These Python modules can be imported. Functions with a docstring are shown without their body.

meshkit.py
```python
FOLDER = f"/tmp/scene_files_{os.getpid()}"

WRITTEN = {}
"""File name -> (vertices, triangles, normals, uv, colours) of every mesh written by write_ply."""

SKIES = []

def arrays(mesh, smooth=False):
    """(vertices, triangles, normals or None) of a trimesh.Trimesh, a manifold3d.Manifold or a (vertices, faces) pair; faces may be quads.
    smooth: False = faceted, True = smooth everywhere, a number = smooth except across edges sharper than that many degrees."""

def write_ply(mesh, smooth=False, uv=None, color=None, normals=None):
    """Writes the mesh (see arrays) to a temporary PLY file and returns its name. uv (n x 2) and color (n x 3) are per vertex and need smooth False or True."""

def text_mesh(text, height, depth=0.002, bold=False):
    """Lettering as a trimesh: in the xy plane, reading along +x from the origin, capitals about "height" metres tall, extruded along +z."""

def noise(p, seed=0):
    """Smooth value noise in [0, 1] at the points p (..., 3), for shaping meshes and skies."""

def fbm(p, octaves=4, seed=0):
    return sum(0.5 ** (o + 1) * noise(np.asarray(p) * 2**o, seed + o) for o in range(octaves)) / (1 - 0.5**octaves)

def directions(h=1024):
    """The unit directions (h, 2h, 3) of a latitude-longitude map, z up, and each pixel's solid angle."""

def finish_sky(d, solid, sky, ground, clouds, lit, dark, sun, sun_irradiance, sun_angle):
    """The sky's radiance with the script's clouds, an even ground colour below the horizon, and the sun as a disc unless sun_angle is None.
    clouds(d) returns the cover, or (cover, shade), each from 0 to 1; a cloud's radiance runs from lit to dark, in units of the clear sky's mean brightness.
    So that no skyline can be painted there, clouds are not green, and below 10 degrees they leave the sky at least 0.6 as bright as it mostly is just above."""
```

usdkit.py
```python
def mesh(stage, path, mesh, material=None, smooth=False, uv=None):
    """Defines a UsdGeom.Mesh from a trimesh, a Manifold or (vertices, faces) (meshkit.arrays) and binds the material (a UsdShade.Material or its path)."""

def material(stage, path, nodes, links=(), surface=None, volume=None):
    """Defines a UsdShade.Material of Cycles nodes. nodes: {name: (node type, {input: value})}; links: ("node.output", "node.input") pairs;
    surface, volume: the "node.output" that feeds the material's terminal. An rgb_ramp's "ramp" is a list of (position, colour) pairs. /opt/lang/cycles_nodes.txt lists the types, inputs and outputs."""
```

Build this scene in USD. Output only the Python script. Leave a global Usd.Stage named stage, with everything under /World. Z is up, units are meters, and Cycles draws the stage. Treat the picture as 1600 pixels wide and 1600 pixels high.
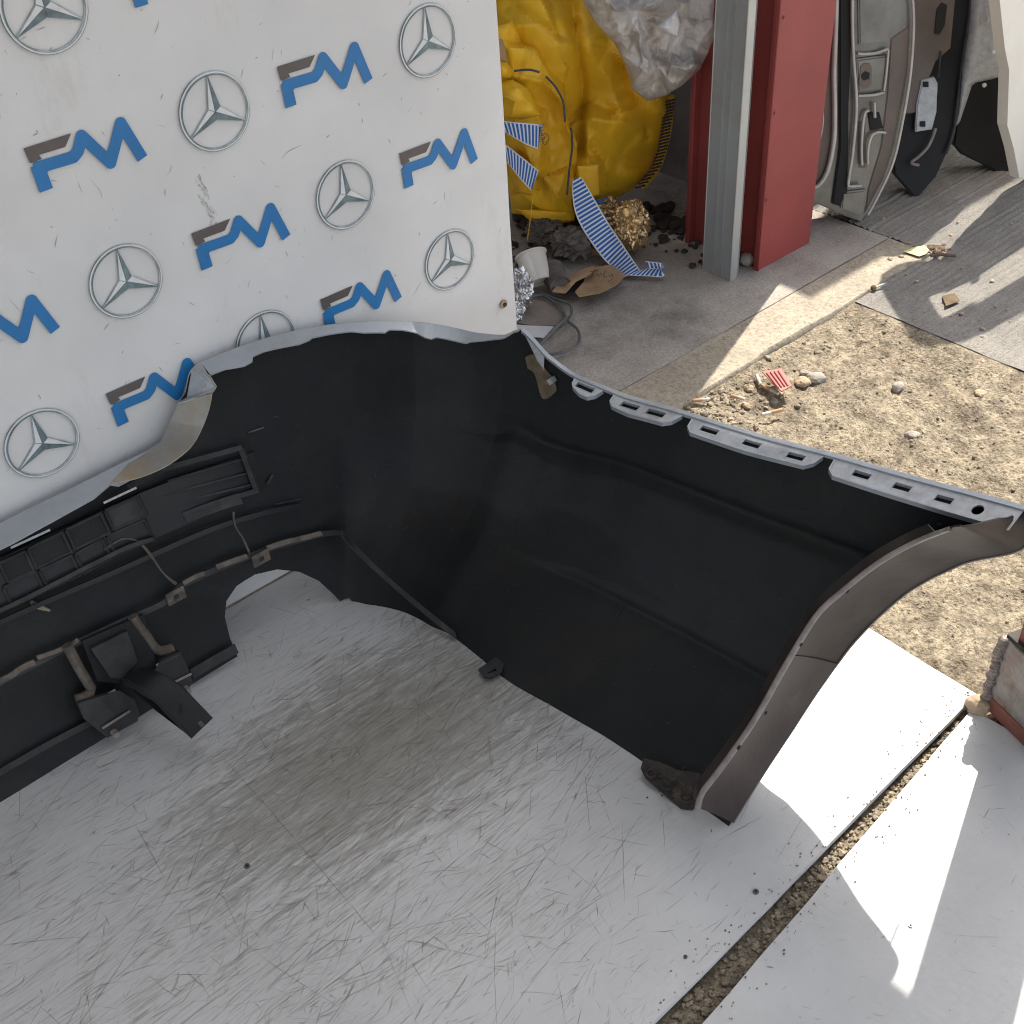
import math, random, numpy as np, trimesh, usdkit, meshkit
from pxr import Usd, UsdGeom, UsdLux, UsdShade, Sdf, Gf
from scipy.interpolate import PchipInterpolator
from shapely.geometry import Polygon, LineString, Point, box as sbox
from shapely.ops import unary_union
import manifold3d as m3

stage = Usd.Stage.CreateInMemory()
UsdGeom.SetStageUpAxis(stage, UsdGeom.Tokens.z); UsdGeom.SetStageMetersPerUnit(stage, 1.0)
UsdGeom.Xform.Define(stage, '/World'); UsdGeom.Scope.Define(stage, '/World/Looks')
rng = np.random.default_rng(7); random.seed(7)

# ------------------------------------------------------------------ camera
FPX = 1843.0; PITCH = math.radians(39.66); ROLL = math.radians(-4.32); HEAD = math.radians(51.81)
CAM = np.array([0, 0, 1.5])
_f = np.array([math.cos(PITCH)*math.cos(HEAD), math.cos(PITCH)*math.sin(HEAD), -math.sin(PITCH)])
_r = np.array([math.sin(HEAD), -math.cos(HEAD), 0.0]); _u = np.cross(_r, _f)
CR = _r*math.cos(ROLL)+_u*math.sin(ROLL); CU = _u*math.cos(ROLL)-_r*math.sin(ROLL); CF = _f
cam = UsdGeom.Camera.Define(stage, '/World/camera')
cam.CreateHorizontalApertureAttr(36.0); cam.CreateVerticalApertureAttr(36.0)
cam.CreateFocalLengthAttr(36.0*FPX/1600); cam.CreateClippingRangeAttr(Gf.Vec2f(0.05, 500))
cam.AddTransformOp().Set(Gf.Matrix4d(*CR, 0, *CU, 0, *(-CF), 0, *CAM, 1))
EXPOSURE = 1.36
cam.CreateExposureAttr(EXPOSURE)

# ------------------------------------------------------------------ sky and sun
EL, AZ = math.radians(52), math.radians(20.2)
SUN = np.array([math.cos(EL)*math.cos(AZ), math.cos(EL)*math.sin(AZ), math.sin(EL)])
SKYS = 0.12
sky = UsdLux.DomeLight.Define(stage, '/World/sky')
sm = usdkit.material(stage, '/World/Looks/sky', {
    's': ('sky_texture', {'sky_type': 'single_scattering', 'sun_disc': False, 'sun_elevation': EL, 'sun_rotation': math.atan2(SUN[0], SUN[1]), 'aerosol_density': 3.0}), 'h': ('hsv', {'saturation': .45}),
    'b': ('background_shader', {'strength': SKYS})}, [('s.color', 'h.color'), ('h.color', 'b.color')], surface='b.background')
UsdShade.MaterialBindingAPI.Apply(sky.GetPrim()).Bind(sm)
sky.GetPrim().SetCustomDataByKey('kind', 'structure')
sun = UsdLux.DistantLight.Define(stage, '/World/sun')
sun.CreateNormalizeAttr(True); sun.CreateIntensityAttr(0.9); sun.CreateAngleAttr(0.5); sun.CreateColorAttr(Gf.Vec3f(1, .93, .82))
_x = np.cross([0, 0, 1.], SUN); _x /= np.linalg.norm(_x); _y = np.cross(SUN, _x)
sun.AddTransformOp().Set(Gf.Matrix4d(*_x, 0, *_y, 0, *SUN, 0, *(SUN*20), 1))

# ------------------------------------------------------------------ helpers
_names = {}
def numbered(path):
    k = _names.get(path, -1)+1; _names[path] = k
    return path if k == 0 else f'{path}_{k:03d}'
def tagp(p, label=None, cat=None, group=None, kind=None):
    for k, v in (('label', label), ('category', cat), ('group', group), ('kind', kind)):
        if v: p.SetCustomDataByKey(k, v)
    return p
def thing(name, label, cat, loc=(0, 0, 0), group=None):
    x = UsdGeom.Xform.Define(stage, numbered('/World/'+name)); x.AddTranslateOp().Set(Gf.Vec3d(*map(float, loc)))
    p = tagp(x.GetPrim(), label, cat, group); ORG[str(p.GetPath())] = np.array(loc, float)
    return p
ORG = {}
def org(parent):
    s = str(parent.GetPath())
    for k, v in ORG.items():
        if s == k or s.startswith(k+'/'): return v
    return np.zeros(3)
def arr(mesh):
    v, f, n = meshkit.arrays(mesh); return v, f
def obj(name, mesh, m, parent=None, smooth=False, uv=None, label=None, kind=None):
    """One Mesh prim; mesh is given in world coordinates and moved to its thing's origin."""
    path = numbered((str(parent.GetPath()) if parent else '/World')+'/'+name)
    v, f = arr(mesh)
    if parent is not None: v = v-org(parent)
    g = usdkit.mesh(stage, path, trimesh.Trimesh(v, f, process=False) if uv is None else (v, f), M[m], smooth=smooth, uv=uv)
    return tagp(g.GetPrim(), label, None, None, kind)
def solo(name, mesh, m, label, cat, smooth=False, group=None, uv=None, kind=None):
    p = obj(name, mesh, m, None, smooth, uv); return tagp(p, label, cat, group, kind)
def struct(name, mesh, m, smooth=False):
    return tagp(obj(name, mesh, m, None, smooth), kind='structure')
def ray(px, py): return CF+(px-800)/FPX*CR-(py-800)/FPX*CU
def at(px, py, p0, n):
    d = ray(px, py); n = np.array(n, float); return CAM+d*(((np.array(p0, float)-CAM)@n)/(d@n))
def atz(px, py, z=0.0): return at(px, py, (0, 0, z), (0, 0, 1))
def aty(px, py, y): return at(px, py, (0, y, 0), (0, 1, 0))
def atx(px, py, x): return at(px, py, (x, 0, 0), (1, 0, 0))
def bx(x0, x1, y0, y1, z0, z1, ch=0.0):
    if ch <= 0:
        b = trimesh.creation.box((x1-x0, y1-y0, z1-z0)); b.apply_translation(((x0+x1)/2, (y0+y1)/2, (z0+z1)/2)); return b
    pts = []
    for s in np.ndindex(2, 2, 2):
        c = [(x0, x1)[s[0]], (y0, y1)[s[1]], (z0, z1)[s[2]]]; sg = [1-2*k for k in s]
        for a in range(3):
            q = [c[i]+(0 if i == a else sg[i]*ch) for i in range(3)]; pts.append(q)
    return trimesh.convex.convex_hull(np.array(pts))
def cat(*ms):
    L = []
    for m in ms:
        if isinstance(m, (list,)) : L += m
        else: L.append(m)
    L = [trimesh.Trimesh(*arr(m), process=False) for m in L]
    return trimesh.util.concatenate(L)
def tube(pts, r, n=8, closed=False):
    """Swept round tube; r a number or one per point."""
    P = np.array(pts, float); r = np.broadcast_to(r, len(P)).astype(float)
    T = np.gradient(P, axis=0); T /= np.linalg.norm(T, axis=1)[:, None]+1e-12
    up = np.array([0, 0, 1.]) if abs(T[0][2]) < .9 else np.array([1., 0, 0])
    N = np.cross(T[0], up); N /= np.linalg.norm(N); V = []
    for i in range(len(P)):
        N = N-T[i]*(N@T[i]); N /= np.linalg.norm(N); Bv = np.cross(T[i], N)
        a = np.linspace(0, 2*np.pi, n, endpoint=False)
        V.append(P[i]+r[i]*(np.cos(a)[:, None]*N+np.sin(a)[:, None]*Bv))
    V = np.vstack(V); F = []
    for i in range(len(P)-1):
        for k in range(n):
            a, b = i*n+k, i*n+(k+1) % n; F += [[a, b, b+n], [a, b+n, a+n]]
    c0, c1 = len(V), len(V)+1; V = np.vstack([V, P[0], P[-1]]); e = (len(P)-1)*n
    for k in range(n): F += [[c0, (k+1) % n, k], [c1, e+k, e+(k+1) % n]]
    return trimesh.Trimesh(V, F, process=False)
def smooth_line(pts, n=40):
    P = np.array(pts, float); t = np.r_[0, np.cumsum(np.linalg.norm(np.diff(P, axis=0), axis=1))]
    g = [PchipInterpolator(t, P[:, k]) for k in range(P.shape[1])]; s = np.linspace(0, t[-1], n)
    return np.stack([h(s) for h in g], 1)
def sheet(G, th=0.002, closed=True, uv=False):
    """Solid sheet from a grid G[nu,nv,3], thickness th backwards along its normals."""
    G = np.array(G, float); nu, nv = G.shape[:2]
    du = np.gradient(G, axis=0); dv = np.gradient(G, axis=1); N = np.cross(du, dv); N /= np.linalg.norm(N, axis=2)[..., None]+1e-12
    A = G.reshape(-1, 3); Bk = (G-N*th).reshape(-1, 3); n = nu*nv
    i, j = np.meshgrid(np.arange(nu-1), np.arange(nv-1), indexing='ij'); a = (i*nv+j).ravel()
    q = np.stack([a, a+nv, a+nv+1, a+1], 1)
    F = [np.c_[q[:, 0], q[:, 1], q[:, 2]], np.c_[q[:, 0], q[:, 2], q[:, 3]], np.c_[q[:, 0], q[:, 2], q[:, 1]]+n, np.c_[q[:, 0], q[:, 3], q[:, 2]]+n]
    ring = [k*nv for k in range(nu)]+[(nu-1)*nv+k for k in range(1, nv)]+[k*nv+nv-1 for k in range(nu-2, -1, -1)]+[k for k in range(nv-2, 0, -1)]
    r0 = np.array(ring); r1 = np.roll(r0, -1)
    F += [np.c_[r0, r0+n, r1+n], np.c_[r0, r1+n, r1]]
    return trimesh.Trimesh(np.vstack([A, Bk]), np.vstack(F), process=False)
def ribbon(a, b, n=40, th=.002, sm=True, m=3):
    A = smooth_line(a, n) if sm else np.array(a, float); B = smooth_line(b, n) if sm else np.array(b, float)
    t = np.linspace(0, 1, m)[None, :, None]
    return sheet(A[:, None]*(1-t)+B[:, None]*t, th)
def extr(poly, h):
    ps = getattr(poly, 'geoms', [poly])
    return cat(*[trimesh.creation.extrude_polygon(p, h, engine='earcut') for p in ps if p.area > 1e-9])
def slab_from(pts3, th, normal):
    """Thin solid from a planar 3D outline."""
    P = np.array(pts3, float); n = np.array(normal, float); n /= np.linalg.norm(n)
    e1 = np.cross([0, 0, 1.], n) if abs(n[2]) < .9 else np.array([1., 0, 0]); e1 /= np.linalg.norm(e1); e2 = np.cross(n, e1)
    o = P.mean(0); q = np.c_[(P-o)@e1, (P-o)@e2]
    m = extr(Polygon(q).buffer(0), th); v = m.vertices
    return trimesh.Trimesh(o+v[:, :1]*e1+v[:, 1:2]*e2+v[:, 2:]*n, m.faces, process=False)
def stone(c, r, seed, flat=.7, sub=2, amp=.35):
    s = trimesh.creation.icosphere(sub, 1.0); g = np.random.default_rng(seed)
    v = s.vertices; k = 1+amp*(meshkit.fbm(v*1.6+seed*3.1, 3, seed)-.5)*2
    v = v*k[:, None]*np.array([1, g.uniform(.65, 1), flat])*r
    a = g.uniform(0, 6.28); R = np.array([[math.cos(a), -math.sin(a), 0], [math.sin(a), math.cos(a), 0], [0, 0, 1]])
    v = v@R.T; v[:, 2] -= v[:, 2].min()*.8
    return trimesh.Trimesh(v+np.array(c), s.faces, process=False)

# ------------------------------------------------------------------ materials
M = {}
def mat(name, nodes, links=(), surface='p.BSDF', volume=None):
    M[name] = usdkit.material(stage, '/World/Looks/'+name, nodes, links, surface=surface, volume=volume)
def plain(name, col, rough=.5, metal=0.0, spec=.5, var=.25, scale=8, bump=0.0, bscale=60, stretch=(1, 1, 1), rot=(0, 0, 0), dark=None, dmin=.5, dmax=.7, coat=0.0, grain=0, gscale=150):
    """A colour with noise variation, an optional second tone in patches and fine bump."""
    c = np.array(col); lo, hi = c*(1-var), np.minimum(c*(1+var), .95)
    nodes = {'g': ('geometry', {}), 'mp': ('mapping', {'scale': stretch, 'rotation': rot}), 'n': ('noise_texture', {'scale': scale, 'detail': 6, 'roughness': .65}),
             'r': ('rgb_ramp', {'ramp': [(.3, lo), (.7, hi)]}), 'p': ('principled_bsdf', {'roughness': rough, 'metallic': metal, 'specular_ior_level': spec, 'coat_weight': coat, 'coat_roughness': .15})}
    links = [('g.position', 'mp.vector'), ('mp.vector', 'n.vector'), ('n.fac', 'r.fac')]
    out = 'r.color'
    if dark is not None:
        nodes |= {'n2': ('noise_texture', {'scale': scale*.6, 'detail': 8, 'roughness': .7}), 'r2': ('rgb_ramp', {'ramp': [(dmin, (0, 0, 0)), (dmax, (1, 1, 1))]}), 'mx': ('mix_color', {'b': dark})}
        links += [('g.position', 'n2.vector'), ('n2.fac', 'r2.fac'), ('r2.color', 'mx.fac'), (out, 'mx.a')]; out = 'mx.result'
    if grain:
        nodes |= {'n5': ('noise_texture', {'scale': gscale, 'detail': 5, 'roughness': .75}), 'r5': ('rgb_ramp', {'ramp': [(.36, (1-grain,)*3), (.5, (1, 1, 1)), (.68, (1+grain*.5,)*3)]}), 'mx5': ('mix_color', {'blend_type': 'multiply', 'fac': 1.0})}
        links += [('g.position', 'n5.vector'), ('n5.fac', 'r5.fac'), (out, 'mx5.a'), ('r5.color', 'mx5.b')]; out = 'mx5.result'
    links.append((out, 'p.base_color'))
    if bump:
        nodes |= {'nb': ('noise_texture', {'scale': bscale, 'detail': 5, 'roughness': .6}), 'bp': ('bump', {'strength': 1.0, 'distance': bump})}
        links += [('mp.vector', 'nb.vector'), ('nb.fac', 'bp.height'), ('bp.normal', 'p.normal')]
    mat(name, nodes, links)

plain('black_plastic', (.0075, .0088, .0094), .52, spec=.3, var=.35, scale=9, bump=.0006, bscale=220, dark=(.016, .0145, .0125), dmin=.48, dmax=.74, grain=.35, gscale=260)
plain('black_gloss', (.010, .011, .012), .28, var=.2)
plain('dusty_black', (.016, .017, .018), .6, var=.5, scale=30, dark=(.045, .04, .034), dmin=.5, dmax=.72, bump=.0006, bscale=120)
plain('dirt_tan', (.10, .08, .062), .8, var=.4, scale=45, dark=(.05, .045, .038), dmin=.5, dmax=.62)
plain('lip_lower', (.026, .018, .0165), .5, spec=.3, var=.3, scale=14, dark=(.06, .05, .032), dmin=.52, dmax=.75, bump=.0005, bscale=150)
plain('lip_brown', (.021, .0145, .0115), .52, spec=.3, var=.35, scale=14, dark=(.046, .037, .028), dmin=.5, dmax=.8, bump=.0005, bscale=150)
plain('rust_patch', (.026, .019, .016), .7, var=.6, scale=60, dark=(.085, .052, .035), dmin=.55, dmax=.65, bump=.002, bscale=160)
plain('silver_paint', (.33, .35, .37), .32, metal=.55, var=.08, scale=30, dark=(.36, .35, .33), dmin=.55, dmax=.8, coat=.3)
plain('silver_dull', (.36, .37, .38), .42, metal=.35, var=.2, scale=60, dark=(.22, .2, .18), dmin=.56, dmax=.8)
plain('beige_stain', (.26, .245, .215), .5, var=.2, scale=20, dark=(.3, .19, .08), dmin=.5, dmax=.68)
plain('glue', (.11, .08, .048), .7, var=.4, scale=60, dark=(.2, .16, .1), dmin=.55, dmax=.7)
plain('steel_edge', (.19, .165, .15), .45, var=.3, scale=50)
plain('label_white', (.55, .56, .55), .5, var=.2, scale=200)
plain('print_blue', (.012, .125, .31), .45, var=.12, scale=12)
plain('print_dark', (.075, .062, .058), .45, var=.2, scale=12)
plain('print_teal', (.10, .14, .15), .4, var=.5, scale=45)
plain('print_grey', (.28, .32, .33), .4, var=.45, scale=40)
plain('print_light', (.50, .51, .51), .4, var=.1, scale=40)
plain('red_paint', (.205, .034, .029), .5, var=.14, scale=6, dark=(.19, .03, .027), dmin=.5, dmax=.8, bump=.0006, bscale=50)
plain('galvanised', (.36, .37, .365), .36, metal=.6, var=.07, scale=3, stretch=(3, 3, 1), dark=(.27, .25, .2), dmin=.5, dmax=.8, bump=.0002, bscale=40)
plain('concrete', (.33, .295, .255), .85, var=.25, scale=5, dark=(.14, .125, .11), dmin=.52, dmax=.72, bump=.004, bscale=50, grain=.32, gscale=170)
plain('kerb_concrete', (.32, .275, .21), .85, var=.16, scale=9, dark=(.23, .19, .15), dmin=.56, dmax=.8, bump=.003, bscale=90, grain=.4, gscale=110)
plain('dirt', (.265, .22, .155), .95, var=.45, scale=26, dark=(.13, .1, .07), dmin=.50, dmax=.66, bump=.009, bscale=150, grain=.65, gscale=120)
plain('gravel', (.27, .22, .16), .9, var=.5, scale=45, dark=(.13, .11, .09), dmin=.5, dmax=.6, bump=.002, bscale=150)
plain('stone_grey', (.30, .27, .23), .9, var=.25, scale=40, bump=.003, bscale=120)
plain('stone_tan', (.36, .27, .18), .9, var=.3, scale=50, bump=.003, bscale=120)
plain('wall_render', (.20, .18, .16), .9, var=.35, scale=4, dark=(.09, .075, .06), dmin=.5, dmax=.7, bump=.006, bscale=30)
plain('roof_sheet', (.32, .32, .31), .7, var=.1)
plain('yellow_tarp', (.74, .43, .016), .55, var=.14, scale=5, dark=(.64, .32, .014), dmin=.5, dmax=.75, bump=.0012, bscale=35)
plain('stitch_dark', (.05, .05, .06), .8)
plain('foil_gold', (.55, .40, .22), .22, metal=.9, var=.25, scale=30)
plain('foil_silver', (.62, .62, .63), .2, metal=.95, var=.1)
plain('cup_white', (.62, .58, .52), .55, var=.06, scale=14)
plain('kraft', (.36, .235, .13), .75, var=.2, scale=18, bump=.001, bscale=60)
plain('ink', (.10, .06, .035), .8)
plain('cloth_grey', (.12, .10, .09), .9, var=.4, scale=25, bump=.004, bscale=60)
plain('dark_debris', (.035, .028, .024), .9, var=.5, scale=20, bump=.006, bscale=60)
plain('cable_grey', (.10, .10, .098), .55, var=.3, scale=30)
plain('card_brown', (.22, .18, .15), .8, var=.25, scale=18)
plain('paper_white', (.55, .54, .54), .7, var=.1, scale=20)
plain('door_silver', (.17, .16, .14), .28, metal=.5, var=.3, scale=7, dark=(.085, .072, .058), dmin=.5, dmax=.75, coat=.3)
plain('door_edge', (.34, .325, .30), .3, metal=.5, var=.15, scale=20)
plain('door_brown', (.10, .075, .058), .45, var=.25, scale=8, coat=.2)
plain('door_black', (.004, .004, .0045), .5, spec=.3, var=.3)
plain('door_cream', (.55, .52, .46), .4, var=.08, scale=5)
plain('rusty_steel', (.21, .19, .175), .55, metal=.4, var=.3, scale=22, dark=(.12, .055, .035), dmin=.5, dmax=.68, bump=.001, bscale=90)
plain('red_oxide', (.17, .052, .035), .65, var=.35, scale=20, dark=(.10, .045, .03), dmin=.5, dmax=.7, bump=.001, bscale=90)
plain('weld', (.17, .14, .125), .5, metal=.5, var=.45, scale=90, bump=.002, bscale=200)
plain('shard_red', (.34, .095, .085), .35, var=.15, scale=40)
plain('butt_orange', (.40, .235, .13), .8, var=.2, scale=150)
plain('butt_white', (.48, .44, .37), .8, var=.1, scale=100)
plain('twig', (.12, .07, .045), .8, var=.3, scale=60)
plain('paint_yellow', (.62, .55, .25), .8, var=.15, scale=60, bump=.001, bscale=200)
plain('screw_dark', (.10, .095, .09), .45, metal=.7, var=.3, scale=200)
plain('hole_dark', (.012, .011, .01), .9)
plain('moss', (.12, .085, .05), .95, var=.4, scale=60)

# white board: grain of dirt plus long stretched wear smears and an olive worn-in patch where parts are dragged
def board_mat(name, smear):
    nodes = {'g': ('geometry', {}), 'sx': ('separate_xyz', {}),
        'n1': ('noise_texture', {'scale': 3.2, 'detail': 6, 'roughness': .6}), 'r1': ('rgb_ramp', {'ramp': [(.3, (.44, .44, .43)), (.7, (.56, .557, .545))]}),
        'm2': ('mapping', {'scale': (13, 80, 1), 'rotation': (0, 0, .08)}), 'n2': ('noise_texture', {'scale': 1, 'detail': 9, 'roughness': .8, 'distortion': .9}),
        'm3': ('mapping', {'location': (-.57, -1.13, 0)}), 'm3b': ('mapping', {'scale': (1.75, 3.2, 1), 'rotation': (0, 0, .12)}), 'ln': ('vector_math', {'math_type': 'length'}),
        'rk': ('map_range', {'from_min': .1, 'from_max': 1.0, 'to_min': smear, 'to_max': 0.0, 'clamp': True}),
        'a': ('math', {'math_type': 'multiply_add', 'value2': 1.0}), 'r2': ('rgb_ramp', {'ramp': [(.63, (0, 0, 0)), (.76, (.5, .5, .5)), (1.0, (.85, .85, .85))]}),
        'mx': ('mix_color', {'b': (.15, .142, .105)}),
        'n4': ('noise_texture', {'scale': 55, 'detail': 4, 'roughness': .6}), 'r4': ('rgb_ramp', {'ramp': [(.70, (0, 0, 0)), (.78, (.6, .6, .6))]}), 'mx2': ('mix_color', {'b': (.25, .235, .21)}),
        'm6': ('mapping', {'scale': (12, 260, 1), 'rotation': (0, 0, .06)}), 'n6': ('noise_texture', {'scale': 1, 'detail': 4, 'roughness': .6, 'distortion': .3}), 'r6': ('rgb_ramp', {'ramp': [(.535, (0, 0, 0)), (.61, (.8, .8, .8))]}),
        'm7': ('mapping', {'scale': (14, 300, 1), 'rotation': (0, 0, -.75)}), 'n7': ('noise_texture', {'scale': 1, 'detail': 4, 'roughness': .6, 'distortion': .3}), 'r7': ('rgb_ramp', {'ramp': [(.555, (0, 0, 0)), (.625, (.65, .65, .65))]}),
        'ad': ('mix_color', {'blend_type': 'add', 'fac': 1.0}), 'ms': ('mix_color', {'blend_type': 'multiply', 'fac': 1.0}), 'n8': ('noise_texture', {'scale': 6, 'detail': 5, 'roughness': .65}), 'r8': ('rgb_ramp', {'ramp': [(.40, (.05, .05, .05)), (.62, (1, 1, 1))]}), 'rk8': ('map_range', {'from_min': .4, 'from_max': 1.75, 'to_min': .95 if smear > .2 else .10, 'to_max': .06, 'clamp': True}), 'ms2': ('mix_color', {'blend_type': 'multiply', 'fac': 1.0}), 'mx6': ('mix_color', {'b': (.20, .17, .145)}),
        'nb': ('noise_texture', {'scale': 70, 'detail': 4}), 'bp': ('bump', {'strength': 1, 'distance': .0008}),
        'p': ('principled_bsdf', {'roughness': .42, 'specular_ior_level': .4})}
    links = [('g.position', 'n1.vector'), ('n1.fac', 'r1.fac'), ('g.position', 'm2.vector'), ('m2.vector', 'n2.vector'), ('g.position', 'm3.vector'), ('m3.vector', 'm3b.vector'), ('m3b.vector', 'ln.vector1'), ('ln.value', 'rk.value'),
             ('n2.fac', 'a.value1'), ('rk.result', 'a.value3'), ('a.value', 'r2.fac'), ('r2.color', 'mx.fac'), ('r1.color', 'mx.a'), ('g.position', 'n4.vector'), ('n4.fac', 'r4.fac'), ('r4.color', 'mx2.fac'), ('mx.result', 'mx2.a'), ('mx2.result', 'mx6.a'), ('mx6.result', 'p.base_color'),
             ('g.position', 'm6.vector'), ('m6.vector', 'n6.vector'), ('n6.fac', 'r6.fac'), ('g.position', 'm7.vector'), ('m7.vector', 'n7.vector'), ('n7.fac', 'r7.fac'), ('r6.color', 'ad.a'), ('r7.color', 'ad.b'), ('g.position', 'n8.vector'), ('n8.fac', 'r8.fac'), ('ad.result', 'ms.a'), ('r8.color', 'ms.b'), ('ln.value', 'rk8.value'), ('ms.result', 'ms2.a'), ('rk8.result', 'ms2.b'), ('ms2.result', 'mx6.fac'),
             ('g.position', 'nb.vector'), ('nb.fac', 'bp.height'), ('bp.normal', 'p.normal')]
    del nodes['sx']
    mat(name, nodes, links)
board_mat('board_white', .42); board_mat('board_white_clean', .10)
def scratch_mat(name, col, op):
    mat(name, {'t': ('transparent_bsdf', {}), 'p': ('principled_bsdf', {'base_color': col, 'roughness': .7}), 'g': ('geometry', {}), 'n': ('noise_texture', {'scale': 45, 'detail': 3}),
               'r': ('map_range', {'from_min': .35, 'from_max': .6, 'to_min': op*.35, 'to_max': op, 'clamp': True}), 'm': ('mix_closure', {})},
        [('g.position', 'n.vector'), ('n.fac', 'r.value'), ('r.result', 'm.fac'), ('t.BSDF', 'm.closure1'), ('p.BSDF', 'm.closure2')], surface='m.closure')
scratch_mat('scratch', (.13, .112, .098), .72); scratch_mat('scuff', (.20, .18, .16), .4)
# printed panel sheet: grubby white vinyl
mat('panel_white', {'g': ('geometry', {}), 'n1': ('noise_texture', {'scale': 2.2, 'detail': 5, 'roughness': .6}), 'r1': ('rgb_ramp', {'ramp': [(.3, (.44, .437, .432)), (.7, (.56, .553, .543))]}),
    'm2': ('mapping', {'scale': (16, 1, 5)}), 'n2': ('noise_texture', {'scale': 1, 'detail': 6, 'roughness': .75}), 'r2': ('rgb_ramp', {'ramp': [(.58, (0, 0, 0)), (.78, (.55, .55, .55))]}), 'mx': ('mix_color', {'b': (.40, .36, .32)}),
    'n3': ('noise_texture', {'scale': 60, 'detail': 5, 'roughness': .7}), 'r3': ('rgb_ramp', {'ramp': [(.71, (0, 0, 0)), (.77, (.7, .7, .7))]}), 'mx2': ('mix_color', {'b': (.22, .2, .18)}),
    'p': ('principled_bsdf', {'roughness': .38, 'specular_ior_level': .4}), 'w': ('noise_texture', {'scale': 500, 'detail': 1}), 'bp': ('bump', {'strength': .5, 'distance': .0003})},
    [('g.position', 'n1.vector'), ('n1.fac', 'r1.fac'), ('g.position', 'm2.vector'), ('m2.vector', 'n2.vector'), ('n2.fac', 'r2.fac'), ('r2.color', 'mx.fac'), ('r1.color', 'mx.a'), ('g.position', 'n3.vector'), ('n3.fac', 'r3.fac'), ('r3.color', 'mx2.fac'), ('mx.result', 'mx2.a'), ('mx2.result', 'p.base_color'),
     ('g.position', 'w.vector'), ('w.fac', 'bp.height'), ('bp.normal', 'p.normal')])
# brushed yard concrete
mat('yard_concrete', {'g': ('geometry', {}), 'n1': ('noise_texture', {'scale': 7, 'detail': 6, 'roughness': .65}), 'r1': ('rgb_ramp', {'ramp': [(.3, (.27, .255, .235)), (.7, (.40, .375, .335))]}),
    'm2': ('mapping', {'scale': (9, 150, 1)}), 'n2': ('noise_texture', {'scale': 1, 'detail': 6, 'roughness': .75, 'distortion': .4}), 'mx': ('mix_color', {'blend_type': 'multiply', 'fac': .3}), 'r2': ('rgb_ramp', {'ramp': [(.36, (.4, .38, .35)), (.56, (1, 1, 1))]}),
    'n5': ('noise_texture', {'scale': 190, 'detail': 4, 'roughness': .8}), 'r5': ('rgb_ramp', {'ramp': [(.36, (.62, .6, .57)), (.5, (.98, .98, .98)), (.68, (1.2, 1.18, 1.15))]}), 'mx5': ('mix_color', {'blend_type': 'multiply', 'fac': 1.0}),
    'bp': ('bump', {'strength': 1, 'distance': .009}), 'p': ('principled_bsdf', {'roughness': .9})},
    [('g.position', 'n1.vector'), ('n1.fac', 'r1.fac'), ('g.position', 'm2.vector'), ('m2.vector', 'n2.vector'), ('n2.fac', 'r2.fac'), ('r1.color', 'mx.a'), ('r2.color', 'mx.b'), ('g.position', 'n5.vector'), ('n5.fac', 'r5.fac'), ('mx.result', 'mx5.a'), ('r5.color', 'mx5.b'), ('mx5.result', 'p.base_color'), ('n5.fac', 'bp.height'), ('bp.normal', 'p.normal')])
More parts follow.
